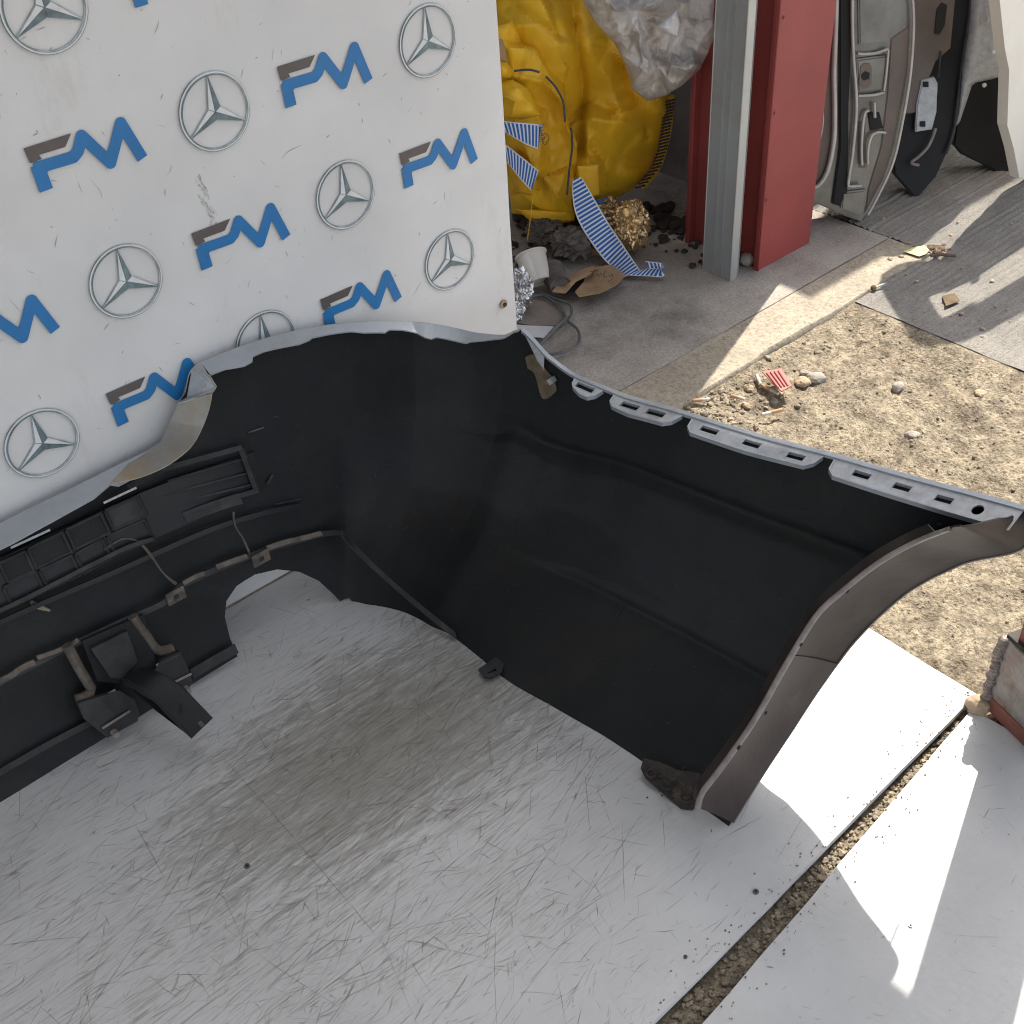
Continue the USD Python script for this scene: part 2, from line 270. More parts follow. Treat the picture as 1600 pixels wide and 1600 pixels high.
# clear plastic film
mat('clear_film', {'t': ('transparent_bsdf', {'color': (.96, .95, .94)}), 'd': ('diffuse_bsdf', {'color': (.97, .93, .89)}), 'tl': ('translucent_bsdf', {'color': (.95, .91, .87)}), 'gl': ('glossy_bsdf', {'color': (.9, .9, .9), 'roughness': .16}),
    'fr': ('fresnel', {'IOR': 1.5}), 'g': ('geometry', {}), 'nz': ('noise_texture', {'scale': 7, 'detail': 3, 'roughness': .6, 'distortion': 2.5}), 'op': ('map_range', {'from_min': .34, 'from_max': .66, 'to_min': .38, 'to_max': .85, 'clamp': True}), 'm1': ('mix_closure', {'fac': .3}), 'm2': ('mix_closure', {}), 'm3': ('mix_closure', {})},
    [('g.position', 'nz.vector'), ('nz.fac', 'op.value'), ('op.result', 'm2.fac'), ('d.BSDF', 'm1.closure1'), ('tl.BSDF', 'm1.closure2'), ('t.BSDF', 'm2.closure1'), ('m1.closure', 'm2.closure2'), ('fr.fac', 'm3.fac'), ('m2.closure', 'm3.closure1'), ('gl.BSDF', 'm3.closure2')], surface='m3.closure')
mat('strap_print', {'tc': ('texture_coordinate', {}), 'sx': ('separate_xyz', {}), 'a': ('math', {'math_type': 'multiply', 'value2': .75}), 'b': ('math', {'math_type': 'add'}), 'fr': ('math', {'math_type': 'fraction'}), 'st': ('rgb_ramp', {'ramp': [(.5, (0, 0, 0)), (.62, (1, 1, 1)), (.92, (1, 1, 1)), (1.0, (0, 0, 0))]}),
    'ab': ('math', {'math_type': 'absolute'}), 'c': ('math', {'math_type': 'subtract', 'value2': .5}), 'ed': ('math', {'math_type': 'greater_than', 'value2': .44}), 'mx': ('mix_color', {'a': (.035, .12, .36), 'b': (.62, .66, .72)}), 'mx2': ('mix_color', {'b': (.60, .60, .66)}), 'p': ('principled_bsdf', {'roughness': .85})},
    [('tc.UV', 'sx.vector'), ('sx.x', 'a.value1'), ('a.value', 'b.value1'), ('sx.y', 'b.value2'), ('b.value', 'fr.value1'), ('fr.value', 'st.fac'), ('st.color', 'mx.fac'), ('sx.x', 'c.value1'), ('c.value', 'ab.value1'), ('ab.value', 'ed.value1'), ('ed.value', 'mx2.fac'), ('mx.result', 'mx2.a'), ('mx2.result', 'p.base_color')])

# ------------------------------------------------------------------ ground
def grid(x0, x1, y0, y1, step, zf):
    xs = np.linspace(x0, x1, max(2, int((x1-x0)/step)+1)); ys = np.linspace(y0, y1, max(2, int((y1-y0)/step)+1))
    X, Y = np.meshgrid(xs, ys, indexing='ij'); G = np.stack([X, Y, zf(X, Y)], -1); nv = len(ys)
    i, j = np.meshgrid(np.arange(len(xs)-1), np.arange(nv-1), indexing='ij'); a = (i*nv+j).ravel()
    return trimesh.Trimesh(G.reshape(-1, 3), np.vstack([np.c_[a, a+nv, a+nv+1], np.c_[a, a+nv+1, a+1]]), process=False)
def dirt_z(X, Y):
    p = np.stack([X, Y, 0*X], -1)
    z = -.030+.020*(meshkit.fbm(p*7, 3, 1)-.5)+.016*(meshkit.fbm(p*38, 4, 2)-.5)+.008*(meshkit.fbm(p*110, 2, 3)-.5)
    z = z+(-.0145-z)*np.clip((X-2.17)/.08, 0, 1)*.93
    z = z+(-.019-z)*np.clip((Y-1.38)/.06, 0, 1)*.6
    return np.minimum(z, -.0135)
struct('ground', grid(-40, 40, -40, 40, 40, lambda X, Y: 0*X-.07), 'dirt')
struct('dirt_floor', cat(grid(.45, 2.2675, .25, 1.452, .006, dirt_z)), 'dirt', smooth=True)
struct('inner_floor', bx(-3, .449, -3, 1.449, -.065, -.03), 'concrete')
struct('dirt_margin', bx(.45, 2.262, -3, .249, -.065, -.032), 'dirt')
# concrete slab inside (y beyond the kerb line), uneven broken edge towards the dirt
def slab_z(X, Y):
    p = np.stack([X, Y, 0*X], -1); return -.0125+.004*(meshkit.fbm(p*9, 4, 5)-.5)
s1 = grid(1.0, 2.60, 1.585, 2.9, .02, slab_z)
v = s1.vertices
struct('concrete_slab', cat(s1, bx(-3, .999, 1.451, 4, -.08, -.016)), 'concrete', smooth=30)
ks = []
xs = np.linspace(1.0, 2.60, 140); ys = np.linspace(1.452, 1.5838, 9)
Gk = np.zeros((len(xs), 12, 3))
for i, x in enumerate(xs):
    e = .007*(meshkit.fbm(np.array([x*14, 0, 0]), 3, 9)-.5)*2
    row = [(1.452+e, -.06), (1.452+e, -.022), (1.459+e, -.0135)]+[(y, -.0128+.003*(meshkit.fbm(np.array([x*12, y*12, 0]), 3, 4)-.5)) for y in np.linspace(1.472, 1.5838, 9)]
    Gk[i] = [(x, a, b) for a, b in row]
struct('kerb_strip', sheet(Gk, .01), 'kerb_concrete', smooth=40)
# yard outside
def yard_z(X, Y):
    p = np.stack([X*.35, Y*9, 0*X], -1); q = np.stack([X, Y, 0*X], -1)
    rb = .006*(np.sin(Y*2*np.pi/.021+2.5*meshkit.fbm(q*3, 2, 8))*.5)*np.clip((X-2.34)/.05, 0, 1)
    return -.014+rb+.006*(meshkit.fbm(q*25, 3, 6)-.5)
struct('yard', cat(bx(2.2665, 2.2684, .55, 1.449, -.07, -.0175), bx(2.2685, 2.606, 1.4495, 1.4515, -.07, -.0175), bx(2.603, 2.6055, 1.452, 2.05, -.07, -.0165), bx(2.2685, 2.65, 1.40, 2.0, -.08, -.035), grid(2.2685, 4.2, .55, 1.449, .007, yard_z), grid(2.606, 4.2, 1.449, 2.05, .009, yard_z), bx(4.2, 30, -20, 30, -.08, -.02), bx(2.2685, 4.199, -20, .5495, -.08, -.02), bx(2.606, 4.199, 2.051, 30, -.08, -.02)), 'yard_concrete', smooth=25)

# gravel: loose chips on the dirt, thickest along the kerb
gv, gf, n0 = [], [], 0
ico = trimesh.creation.icosphere(1, 1.0)
def chips(n, fx, rlo, rhi):
    global n0
    for i in range(n):
        x, y = fx(); r = rlo*(rhi/rlo)**(rng.random()**2.2)
        v = ico.vertices*(1+.45*(rng.random((len(ico.vertices), 1))-.5))*np.array([1, rng.uniform(.5, 1), rng.uniform(.35, .8)])*r
        a = rng.uniform(0, 6.28); R = np.array([[math.cos(a), -math.sin(a), 0], [math.sin(a), math.cos(a), 0], [0, 0, 1]])
        z = float(dirt_z(np.array(x), np.array(y)))
        gv.append(v@R.T+np.array([x, y, z+r*.15])); gf.append(ico.faces+n0); n0 += len(v)
chips(3800, lambda: (rng.uniform(.95, 2.25), rng.uniform(.6, 1.445)), .0010, .0052)
chips(520, lambda: (min(2.2, 1.42+abs(rng.normal(0, .22))), 1.445-min(.4, abs(rng.normal(0, .07)))), .0018, .0105)
solo('gravel', trimesh.Trimesh(np.vstack(gv), np.vstack(gf), process=False), 'gravel', 'loose tan gravel and grit strewn over the sunlit bare dirt', 'gravel', kind='stuff')

# ------------------------------------------------------------------ building around: roof, lintel, walls (mostly out of frame)
b = thing('workshop_shelter', 'roof and lintel of the workshop above the open bay', 'shelter', (2.4, 0, 0))
obj('roof', bx(-4, .6, -3.5, 3.4, 3.2, 3.28), 'roof_sheet', b)
obj('lintel', bx(2.41, 2.46, -3.5, 3.29, 2.20, 3.7), 'roof_sheet', b)
solo('rendered_wall', bx(2.50, 2.62, 1.99, 3.299, -.05, 2.23), 'wall_render', 'dusty grey rendered wall behind the yellow bag', 'wall')
solo('back_wall', bx(-4, 2.49, 3.3, 3.42, -.05, 2.6), 'wall_render', 'dark rear wall of the store behind the yellow bag', 'wall')
solo('low_wall', cat(bx(2.63, 3.9, 2.16, 2.28, -.05, 1.15), bx(3.901, 7, 2.16, 2.28, -.05, 2.3)), 'wall_render', 'brown low wall that the car doors lean against', 'wall')


# ------------------------------------------------------------------ white boards on the floor
def rough_outline(pts, amp, step, seed):
    P = np.array(pts+[pts[0]], float); out = []
    for k in range(len(P)-1):
        n = max(2, int(np.linalg.norm(P[k+1]-P[k])/step)); t = np.linspace(0, 1, n, endpoint=False)[:, None]; out.append(P[k]*(1-t)+P[k+1]*t)
    q = np.vstack(out); p3 = np.c_[q*14, np.zeros(len(q))]
    return q+amp*(np.stack([meshkit.fbm(p3, 3, seed), meshkit.fbm(p3, 3, seed+9)], 1)-.5)
def board(outline, m, label, seed, z=0.0, th=.0115):
    o = Polygon(rough_outline(outline, .0035, .03, seed)).buffer(0)
    t = thing('floor_board', label, 'board', (outline[0][0], outline[0][1], z))
    e = extr(o, th); e.apply_translation((0, 0, z-th)); tagp(t, group='white boards laid on the workshop floor'); obj('board_sheet', e, m, t)
    return t, o
ba, oa = board([(1.352, .534), (1.352, 1.448), (1.30, 1.584), (-1.2, 1.584), (-1.2, .468), (.57, .507)], 'board_white', 'large scratched white board under the bumper, olive smear in its middle', 3)
bb, ob = board([(1.320, .5215), (.617, .463), (-1.2, .395), (-1.2, -1.2), (1.335, -1.2), (1.335, .3)], 'board_white_clean', 'cleaner white board in front, below the dark gap and under the steel post', 5, z=-.0006)
def scratches(parent, poly, n, dens, m, name, lmu, wlo, whi, seed, z0, main=.1, spread=.5, curv=.5):
    g = np.random.default_rng(seed); V, F, c = [], [], 0; k = 0; tries = 0
    x0, y0, x1, y1 = poly.bounds; inner = poly.buffer(-.004)
    while k < n and tries < n*40:
        tries += 1
        x, y = g.uniform(max(x0, -.3), x1), g.uniform(max(y0, .1), y1)
        if g.random() > dens(x, y): continue
        a = (main+g.normal(0, spread)) if g.random() < .72 else g.uniform(0, np.pi)
        L = lmu*math.exp(g.normal(0, .75)); w = g.uniform(wlo, whi)*(.6+.4*g.random()); ns = 3+int(L/.02)
        cu = g.normal(0, curv)/max(L, .03)*L*.6; s = np.linspace(-L/2, L/2, ns)
        ang = a+cu*s/L*2+g.normal(0, .018, ns)
        p = np.c_[x+np.cumsum(np.cos(ang))*L/ns, y+np.cumsum(np.sin(ang))*L/ns]-np.array([math.cos(a), math.sin(a)])*L/2
        if not (inner.contains(Point(p[0])) and inner.contains(Point(p[-1])) and inner.contains(Point(p[ns//2]))): continue
        nrm = np.c_[-np.sin(ang), np.cos(ang)]; tp = w*.5*np.sin(np.linspace(.15, np.pi-.15, ns))*(.7+.6*g.random(ns)); z = z0+k*1.6e-7
        V.append(np.vstack([np.c_[p+nrm*tp[:, None], np.full(ns, z)], np.c_[p-nrm*tp[:, None], np.full(ns, z)]]))
        i = np.arange(ns-1); F.append(np.vstack([np.c_[i, i+ns, i+1], np.c_[i+1, i+ns, i+1+ns]])+c); c += 2*ns; k += 1
    obj(name, trimesh.Trimesh(np.vstack(V), np.vstack(F), process=False), m, parent, kind='stuff')
def densA(x, y):
    d = math.exp(-((x-.38)/.40)**2-((y-1.0)/.34)**2)*(.35+1.3*float(meshkit.fbm(np.array([x*5, y*11, 0]), 3, 2))); e = math.exp(-((x-.66)/.3)**2-((y-1.14)/.16)**2)
    return min(1, .05+.9*d+.6*e) if x < 1.0 else .05
scratches(ba, oa, 5200, densA, 'scratch', 'scratch_marks', .026, .0003, .0010, 11, .0002, main=.04, spread=.36, curv=.07)
scratches(ba, oa, 700, densA, 'scuff', 'scuff_marks', .022, .001, .0042, 12, .00088, main=.1, spread=.4, curv=.25)
scratches(ba, oa, 150, lambda x, y: min(1, densA(x, y)+.25), 'scratch', 'long_scratch_marks', .15, .0006, .0011, 13, .001, main=.02, spread=.4, curv=.1)
scratches(bb, ob, 420, lambda x, y: .5, 'scuff', 'scuff_marks', .012, .0005, .0024, 14, .0002, main=-.6, spread=.7, curv=.9)
scratches(bb, ob, 60, lambda x, y: .6, 'scratch', 'scratch_marks', .02, .0004, .001, 15, .0003, main=-.6, spread=.6)
scratches(bb, ob, 70, lambda x, y: .6, 'scratch', 'dark_flecks', .0035, .0018, .0034, 16, .00035, main=0, spread=3)
scratches(ba, oa, 110, lambda x, y: .5, 'scratch', 'dark_flecks', .003, .0014, .003, 17, .00105, main=0, spread=3)
def screw(px, py, parent, r=.0045):
    c = atz(px, py, .0008); h = trimesh.creation.cylinder(r, .0012, sections=20); h.apply_translation(c)
    s = obj('screw', h, 'screw_dark', parent); k = trimesh.creation.cylinder(r*.45, .0004, sections=6); k.apply_translation(c+[0, 0, .0009]); obj('screw_recess', k, 'hole_dark', s)
for p in ((1181, 1393), (1512, 1083), (386, 1353)): screw(*p, ba)
for p in ((1071, 1495), (1423, 1446)): screw(*p, bb, .003)
# grit lying in the gap between the boards
gv, gf, n0 = [], [], 0
def gapline(): 
    t = rng.random(); x = .40+(1.34-.40)*t; yc = np.interp(x, [.4, .6, 1.33], [.470, .486, .529]); w = np.interp(x, [.4, .6, 1.33], [.026, .020, .004])
    return x, yc+rng.uniform(-1, 1)*w
def gapchips(n, rlo, rhi):
    global n0
    for _ in range(n):
        x, y = gapline(); r = rlo*(rhi/rlo)**(rng.random()**2); v = ico.vertices*(1+.5*(rng.random((len(ico.vertices), 1))-.5))*np.array([1, .8, .6])*r
        gv.append(v+np.array([x, y, -.021+r*.3])); gf.append(ico.faces+n0); n0 += len(v)
gapchips(900, .0012, .006)
for _ in range(520):
    x, y = gapline(); y += rng.normal(0, .022); r = .0006*(3.2)**rng.random()
    if .43+.09*(x-.2) < y and oa.contains(Point(x, y)) or ob.contains(Point(x, y)): gv.append(ico.vertices*np.array([1, .8, .6])*r+np.array([x, y, .0008])); gf.append(ico.faces+n0); n0 += len(ico.vertices)
solo('gap_grit', trimesh.Trimesh(np.vstack(gv), np.vstack(gf), process=False), 'gravel', 'grey grit and crumbs filling the gap between the two white boards', 'grit', kind='stuff')
solo('gap_bed', bx(.3, 1.36, .40, .53, -.029, -.022), 'dirt', 'packed dirt strip at the bottom of the gap between the white boards', 'dirt', kind='structure')

# ------------------------------------------------------------------ printed display panel
PY = 1.588
pn = thing('display_panel', 'tall white printed panel with ring emblems and blue letter marks behind the bumper', 'panel', (1.297, PY, 0))
xs = np.linspace(-1.5, 1.2965, 120); zs = np.linspace(.002, 2.15, 90); Gp = np.zeros((120, 90, 3))
for i, x in enumerate(xs):
    X = np.full(90, x); q = np.stack([X*2.2, zs*2.2, 0*zs], -1); e = np.clip((x-1.15)/.14, 0, 1)**2
    edge = (.0035*(meshkit.fbm(np.stack([zs*5, 0*zs, 0*zs], -1), 3, 3)-.5)) if i == 119 else 0
    Gp[i] = np.stack([X+edge, PY+.0035*(meshkit.fbm(q, 2, 2)-.5)*(1-e*.5), zs], 1)
def panel_y(x, z): return PY+.0035*(float(meshkit.fbm(np.array([x*2.2, z*2.2, 0]), 2, 2))-.5)
obj('printed_sheet', sheet(Gp, .004), 'panel_white', pn, smooth=30)
obj('backing_board', bx(-1.5, 1.294, PY+.0075, PY+.02, .0, 2.15), 'cup_white', pn)
def on_panel(poly, lift):
    m = extr(poly, .0006); v = m.vertices.copy(); x, z = v[:, 0], v[:, 1]
    q = np.stack([x*2.2, z*2.2, 0*x], -1); y = PY+.0035*(meshkit.fbm(q, 2, 2)-.5)*(1-np.clip((x-1.15)/.14, 0, 1)**2*.5)
    return trimesh.Trimesh(np.c_[x, y-lift-v[:, 2], z], m.faces[:, ::-1], process=False)
def dens(p, d=.02): return p.segmentize(d)
def star(cx, cz, R=.0575):
    C = Point(cx, cz)
    ring = C.buffer(R, 64).difference(C.buffer(R*.905, 64))
    e = obj('ring_emblem', on_panel(ring, .0015), 'print_grey', pn)
    obj('ring_shine', on_panel(C.buffer(R*.985, 64).difference(C.buffer(R*.95, 64)), .0024), 'print_light', e)
    obj('ring_shade', on_panel(C.buffer(R*.92, 64).difference(Point(cx+.0012, cz-.001).buffer(R*.915, 64)).union(C.buffer(R, 64).difference(Point(cx+.0012, cz+.0016).buffer(R*.985, 64))), .0021), 'print_teal', e)
    for a in (90, -30, 210):
        t = np.array([math.cos(math.radians(a)), math.sin(math.radians(a))]); n = np.array([-t[1], t[0]]); o = np.array([cx, cz])
        l = o+R*.20*(t*.5+n*.866); r = o+R*.20*(t*.5-n*.866); tip = o+t*R*.95
        full = Polygon([o, l, tip, r])
        dark_r = a != 210
        dl, lt = (Polygon([o, r, tip]), Polygon([o, l, tip])) if dark_r else (Polygon([o, l, tip]), Polygon([o, r, tip]))
        if a == 90: pass
        obj('star_arm_outline', on_panel(full.buffer(.0007, join_style=2, mitre_limit=2), .0015), 'print_grey', e)
        obj('star_arm_shade', on_panel(dl.buffer(-.0002), .0024), 'print_teal', e)
        obj('star_arm_light', on_panel(lt.buffer(-.0006), .0024), 'print_light', e)
_px = lambda L: np.array([aty(x, y, PY)[[0, 2]]-np.array([.5555, .8765]) for x, y in L])
FM_M = _px([(53, 263), (114, 245), (121, 236), (127, 212), (172, 254), (188, 192), (222, 247)])
FM_stem = _px([(61.5, 300.5), (82, 293), (73, 269), (80, 258), (47, 261)])
FM_top = _px([(36, 231.5), (110, 208), (101, 229), (60, 241.5), (64.5, 247.5), (46.5, 254.5)])
def monogram(cx, cz):
    o = np.array([cx, cz])
    line = LineString(smoothpath(FM_M)+o).buffer(.0082, cap_style=2, join_style=1, quad_segs=8)
    cut = sbox(cx-1, cz+FM_M[-1][1]-.001, cx+1, cz+1)
    blue = unary_union([line, Polygon(FM_stem+o)])
    b_ = obj('letter_mark', on_panel(blue, .0018), 'print_blue', pn); obj('letter_corner', on_panel(Polygon(FM_top+o).buffer(0), .0018), 'print_dark', b_)
def smoothpath(P):
    return P
COLS = [.3595, .5555, .7550, .9510, 1.1480]; ROWS = [.2900, .4855, .6800, .8765, 1.0700]
for j, cz in enumerate(ROWS):
    for i, cx in enumerate(COLS):
        if j == 0 and i not in (): continue
        if j == 4 and i in (3, 4): continue
        (star if (i+j) % 2 == 1 else monogram)(cx, cz)
# scuffs and handling marks on the sheet
g_ = np.random.default_rng(21); V, F, c = [], [], 0
for k in range(300):
    x, z = g_.uniform(.2, 1.285), g_.uniform(.3, 1.1)
    if k < 60:
        t_ = g_.random(); x, _, z = aty(np.interp(t_, [0, .5, 1], [308, 318, 333])+g_.normal(0, 4), np.interp(t_, [0, .5, 1], [268, 310, 350]), PY)
    L = .008*math.exp(g_.normal(0, .7)); w_ = g_.uniform(.0004, .0016); a = g_.normal(1.2, .9) if k >= 60 else g_.normal(-1.25, .15); n = 5
    s = np.linspace(-L/2, L/2, n); ang = a+g_.normal(0, .12 if k >= 60 else .03, n).cumsum(); p = np.c_[x+np.cumsum(np.cos(ang))*L/n, z+np.cumsum(np.sin(ang))*L/n]; nr = np.c_[-np.sin(ang), np.cos(ang)]; tp = (w_*.5*np.sin(np.linspace(.2, 2.9, n)))[:, None]
    y = np.array([panel_y(*q) for q in p])-.0011-k*2e-7; P1, P2 = p+nr*tp, p-nr*tp
    V.append(np.vstack([np.c_[P1[:, 0], y, P1[:, 1]], np.c_[P2[:, 0], y, P2[:, 1]]])); i = np.arange(n-1); F.append(np.vstack([np.c_[i, i+1, i+n], np.c_[i+1, i+1+n, i+n]])+c); c += 2*n
obj('scuff_marks', trimesh.Trimesh(np.vstack(V), np.vstack(F), process=False), 'scratch', pn, kind='stuff')
wc = aty(787, 475, PY-.003)
w = trimesh.creation.cylinder(.0085, .003, sections=24); w.apply_transform(trimesh.transformations.rotation_matrix(np.pi/2, (1, 0, 0))); w.apply_translation(wc); w = obj('rusty_washer', w, 'stone_tan', pn)
w2 = trimesh.creation.cylinder(.004, .006, sections=6); w2.apply_transform(trimesh.transformations.rotation_matrix(np.pi/2, (1, 0, 0))); w2.apply_translation(wc+[.001, -.002, -.0005]); obj('screw_head', w2, 'rust_patch', w)

# ------------------------------------------------------------------ car bumper standing on the board, inner side towards us
RY = 1.56
BT = []    # columns: bottom point, top point, top pixel x (for the flange)
top_px = [(-200, 918), (-60, 849), (0, 820), (60, 790), (120, 761), (180, 731), (231, 706), (250, 694), (266, 665), (278, 634), (290, 616), (300, 580), (314, 568), (350, 553), (400, 535), (450, 521), (500, 511)]
for px, py in top_px:
    t = aty(px, py, RY); bxx = np.interp(t[0], [-.4, .5, .62, .845], [-.4, .5, .60, .73]); BT.append(((bxx, np.interp(bxx, [0, .51, .73], [1.452, 1.465, 1.445]), 0), t, px))
BT.insert(0, ((-.7, 1.452, 0), (-.7, 1.56, BT[0][1][2]), -300))
for (bxy, ty, tpx) in (((.755, 1.41), ('y', 1.553), (570, 504)), ((.772, 1.385), ('y', 1.535), (640, 504)), ((.783, 1.365), ('y', 1.50), (690, 510)), ((.792, 1.345), ('y', 1.45), (740, 521)), ((.800, 1.315), ('y', 1.395), (785, 525)),
        ((.806, 1.28), ('y', 1.358), (813, 516)), ((.817, 1.24), ('x', 1.122), (860, 562)), ((.819, 1.17), ('x', 1.130), (905, 592)), ((.818, 1.11), ('x', 1.138), (960, 615)), ((.838, .98), ('x', 1.150), (1060, 645)),
        ((.856, .87), ('x', 1.168), (1180, 682)), ((.862, .79), ('x', 1.180), (1300, 714)), ((.862, .71), ('x', 1.190), (1420, 748)), ((.866, .67), ('x', 1.197), (1520, 775)), ((.868, .64), ('x', 1.202), (1600, 797))):
    t = aty(*tpx, ty[1]) if ty[0] == 'y' else atx(*tpx, ty[1]); BT.append(((*bxy, 0), t, tpx[0]))
BT.append(((.874, .615, 0), np.array([1.204, .435, BT[-1][1][2]+.005]), 1640)) if False else None
Bp = np.array([b[0] for b in BT], float); Tp = np.array([b[1] for b in BT], float); Tx = np.array([b[2] for b in BT], float)
U = np.r_[0, np.cumsum(.5*np.linalg.norm(np.diff(Bp, axis=0), axis=1)+.5*np.linalg.norm(np.diff(Tp, axis=0), axis=1))]
fB, fT = PchipInterpolator(U, Bp), PchipInterpolator(U, Tp); fX = PchipInterpolator(Tx, U)
VS = np.array([0, .06, .2, .25, .39, .56, .64, .76, .9, 1.0]); HS = np.array([0, .13, .46, .545, .70, .855, .915, .958, .992, 1.0])
fH = PchipInterpolator(VS, HS)
ARCH = np.array([(.868, .640, 0), (.945, .648, .05), (1.028, .653, .103), (1.10, .640, .20), (1.158, .603, .301), (1.187, .540, .390), (1.2035, .470, .462)])
zE = Tp[-1][2]; ARCH = np.vstack([ARCH, Tp[-1]]); fA = PchipInterpolator(ARCH[:, 2], ARCH[:, :2])
CREASE = [([.55, .58, .68, .67], .030, 1.62, .015), ([.13, .17, .232, .225], .034, 1.72, .017)]
def skin(u, v):
    """Point of the bumper shell; u along it, v from the bottom edge up."""
    b, t = fB(u), fT(u); h = fH(v); p = np.array([*(b[:2]+(t[:2]-b[:2])*h), b[2]+(t[2]-b[2])*v])
    for c1, c2, u0, A in CREASE:
        vc = np.interp(u, [1.6, 1.8, 2.02, 2.45], c1); f_ = float(np.clip((u-u0)/.42, 0, 1)); f_ = f_*f_*(3-2*f_)*np.clip((2.53-u)/.1, 0, 1); p[0] += A*f_*math.exp(-((v-vc)/c2)**2)
    w = np.clip((u-(U[-1]-.42))/.42, 0, 1); w = w*w*w
    if w > 0:
        q = fA(v*zE); base = Bp[-1][:2]+(Tp[-1][:2]-Bp[-1][:2])*h; p[:2] += w*(q-base)
    return p
us = np.unique(np.r_[np.linspace(0, U[-1], 150), U]); vs = np.unique(np.r_[np.linspace(0, 1, 72), VS])
GS = np.array([[skin(u, v) for v in vs] for u in us])
du = np.gradient(GS, us, axis=0); dv = np.gradient(GS, vs, axis=1); NS = np.cross(du, dv); NS /= np.linalg.norm(NS, axis=2)[..., None]+1e-12
# which side faces us
if (NS[10, 10]@(CAM-GS[10, 10])) < 0: NS = -NS
bp = thing('car_bumper', 'silver car bumper standing upright, its black inner side towards us', 'bumper', (.6, 1.5, 0))
def cutter(pxs, y, depth=.3):
    q = np.array([aty(a, c, y)[[0, 2]] for a, c in pxs]); m = extr(Polygon(q).buffer(0), depth); v = m.vertices
    return trimesh.Trimesh(np.c_[v[:, 0], y-.12+v[:, 2], v[:, 1]], m.faces[:, ::-1], process=False)
def skin_y(x, z):
    """Depth of the inner face on the straight rear part."""
    zt = np.interp(x, Tp[:17, 0], Tp[:17, 2]); return 1.458+(1.56-1.458)*float(fH(np.clip(z/zt, 0, 1)))
def onwall(px, py, d=.006):
    y = 1.5
    for _ in range(25):
        p = aty(px, py, y); y = .5*y+.5*(skin_y(p[0], max(p[2], 0))-d)
    return aty(px, py, y)
def hole_cutter():
    q = np.array([onwall(a, c, 0)[[0, 2]] for a, c in HOLE]); m = extr(Polygon(q).buffer(0).union(sbox(q[0][0]-.0, -.05, q[10][0]+.012, .004)), .3); v = m.vertices
    return trimesh.Trimesh(np.c_[v[:, 0], 1.34+v[:, 2], v[:, 1]], m.faces[:, ::-1], process=False)
HOLE = [(376, 1034), (362, 1000), (353, 966), (355, 940), (370, 916), (398, 897), (432, 889), (466, 892), (495, 905), (517, 925), (533, 943), (548, 960), (548, 1050), (400, 1060)]
def solid(m):
    m = trimesh.Trimesh(m.vertices, m.faces, process=True); m.fix_normals() if m.volume < 0 else None
    return m3.Manifold(m3.Mesh(np.asarray(m.vertices, np.float32), np.asarray(m.faces, np.uint32)))
def cut(m, c):
    try:
        a, b2 = solid(m), solid(c); r = a-b2
        if r.num_tri() > 100: return r
    except Exception as ex: print('cut failed', ex)
    return m
def shell(off, th):
    A = GS+NS*off; s = sheet(A, th)
    # sheet thickens against du x dv; make it thicken away from us
    return sheet(A if np.cross(du, dv)[10, 10]@NS[10, 10] > 0 else A[::-1], th)
hole = hole_cutter()
obj('inner_face', cut(shell(0, .002), hole), 'black_plastic', bp, smooth=35)
obj('outer_skin', cut(shell(-.0025, .0025), hole), 'silver_paint', bp, smooth=35)
def inset(u, v, d): # point d metres off the inner face
    p = skin(u, v); i = int(np.clip(np.searchsorted(us, u), 0, len(us)-1)); j = int(np.clip(np.searchsorted(vs, v), 0, len(vs)-1)); return p+NS[i, j]*d
# flanges along the upper edge: outline in (pixel x of the edge, distance inwards), mapped on the shell
def edge_map(poly, th, dz=-.012, lift=.001, inward=None):
    a0, _, a1, _ = poly.bounds; cells = [poly.intersection(sbox(a, -60, a+7.0, 90)) for a in np.arange(a0, a1, 7.0)]
    cells = [q for c in cells for q in getattr(c, 'geoms', [c]) if q.geom_type == 'Polygon' and q.area > .05]
    m = trimesh.util.concatenate([extr(c, 1.0) for c in cells]); v = m.vertices; out = []
    for a, w, k in v:
        u = float(fX(a)); p = fT(u); t = fT(min(u+.004, U[-1]))-fT(max(u-.004, 0)); n = np.array([t[1], -t[0], 0]); n /= np.linalg.norm(n)+1e-9
        if n@(CAM-p) < 0: n = -n
        if inward is not None: n = inward(a, n)
        out.append(p+n*w*.001+np.array([0, 0, dz*w/30+lift-th*(1-k)]))
    return trimesh.Trimesh(np.array(out), m.faces, process=False)
# rear flange with a notched inner edge
inner = [(314, 30), (336, 31), (352, 37), (362, 40), (376, 37), (382, 27), (400, 25), (428, 28), (452, 31), (470, 27), (476, 23), (500, 22), (540, 21), (558, 27), (590, 29), (600, 21), (622, 21), (648, 26), (664, 33), (676, 34), (684, 28), (705, 27), (735, 26), (742, 20), (775, 9), (812, 4)]
inner = [(a, b*.85) for a, b in inner]
rf = Polygon([(a, -1) for a in np.linspace(314, 812, 60)]+inner[::-1])
obj('top_flange', edge_map(rf, .0025), 'silver_paint', bp, smooth=30)
lf = Polygon([(a, -1) for a in np.linspace(-280, 231, 40)]+[(231, 20), (205, 28), (180, 30), (168, 30), (160, 22), (130, 30), (60, 34), (0, 36), (-280, 36)])
obj('top_flange', edge_map(lf, .0025), 'silver_paint', bp, smooth=30)
P_ = lambda L, y: [aty(a, c, y) for a, c in L]
og = P_([(205, 722), (231, 706), (250, 693), (266, 663), (279, 631)], 1.561); ig = P_([(172, 756), (253, 733), (294, 704), (319, 663), (332, 614)], 1.505)
obj('opening_flange', ribbon(og, ig, 30, .002), 'beige_stain', bp, smooth=40)
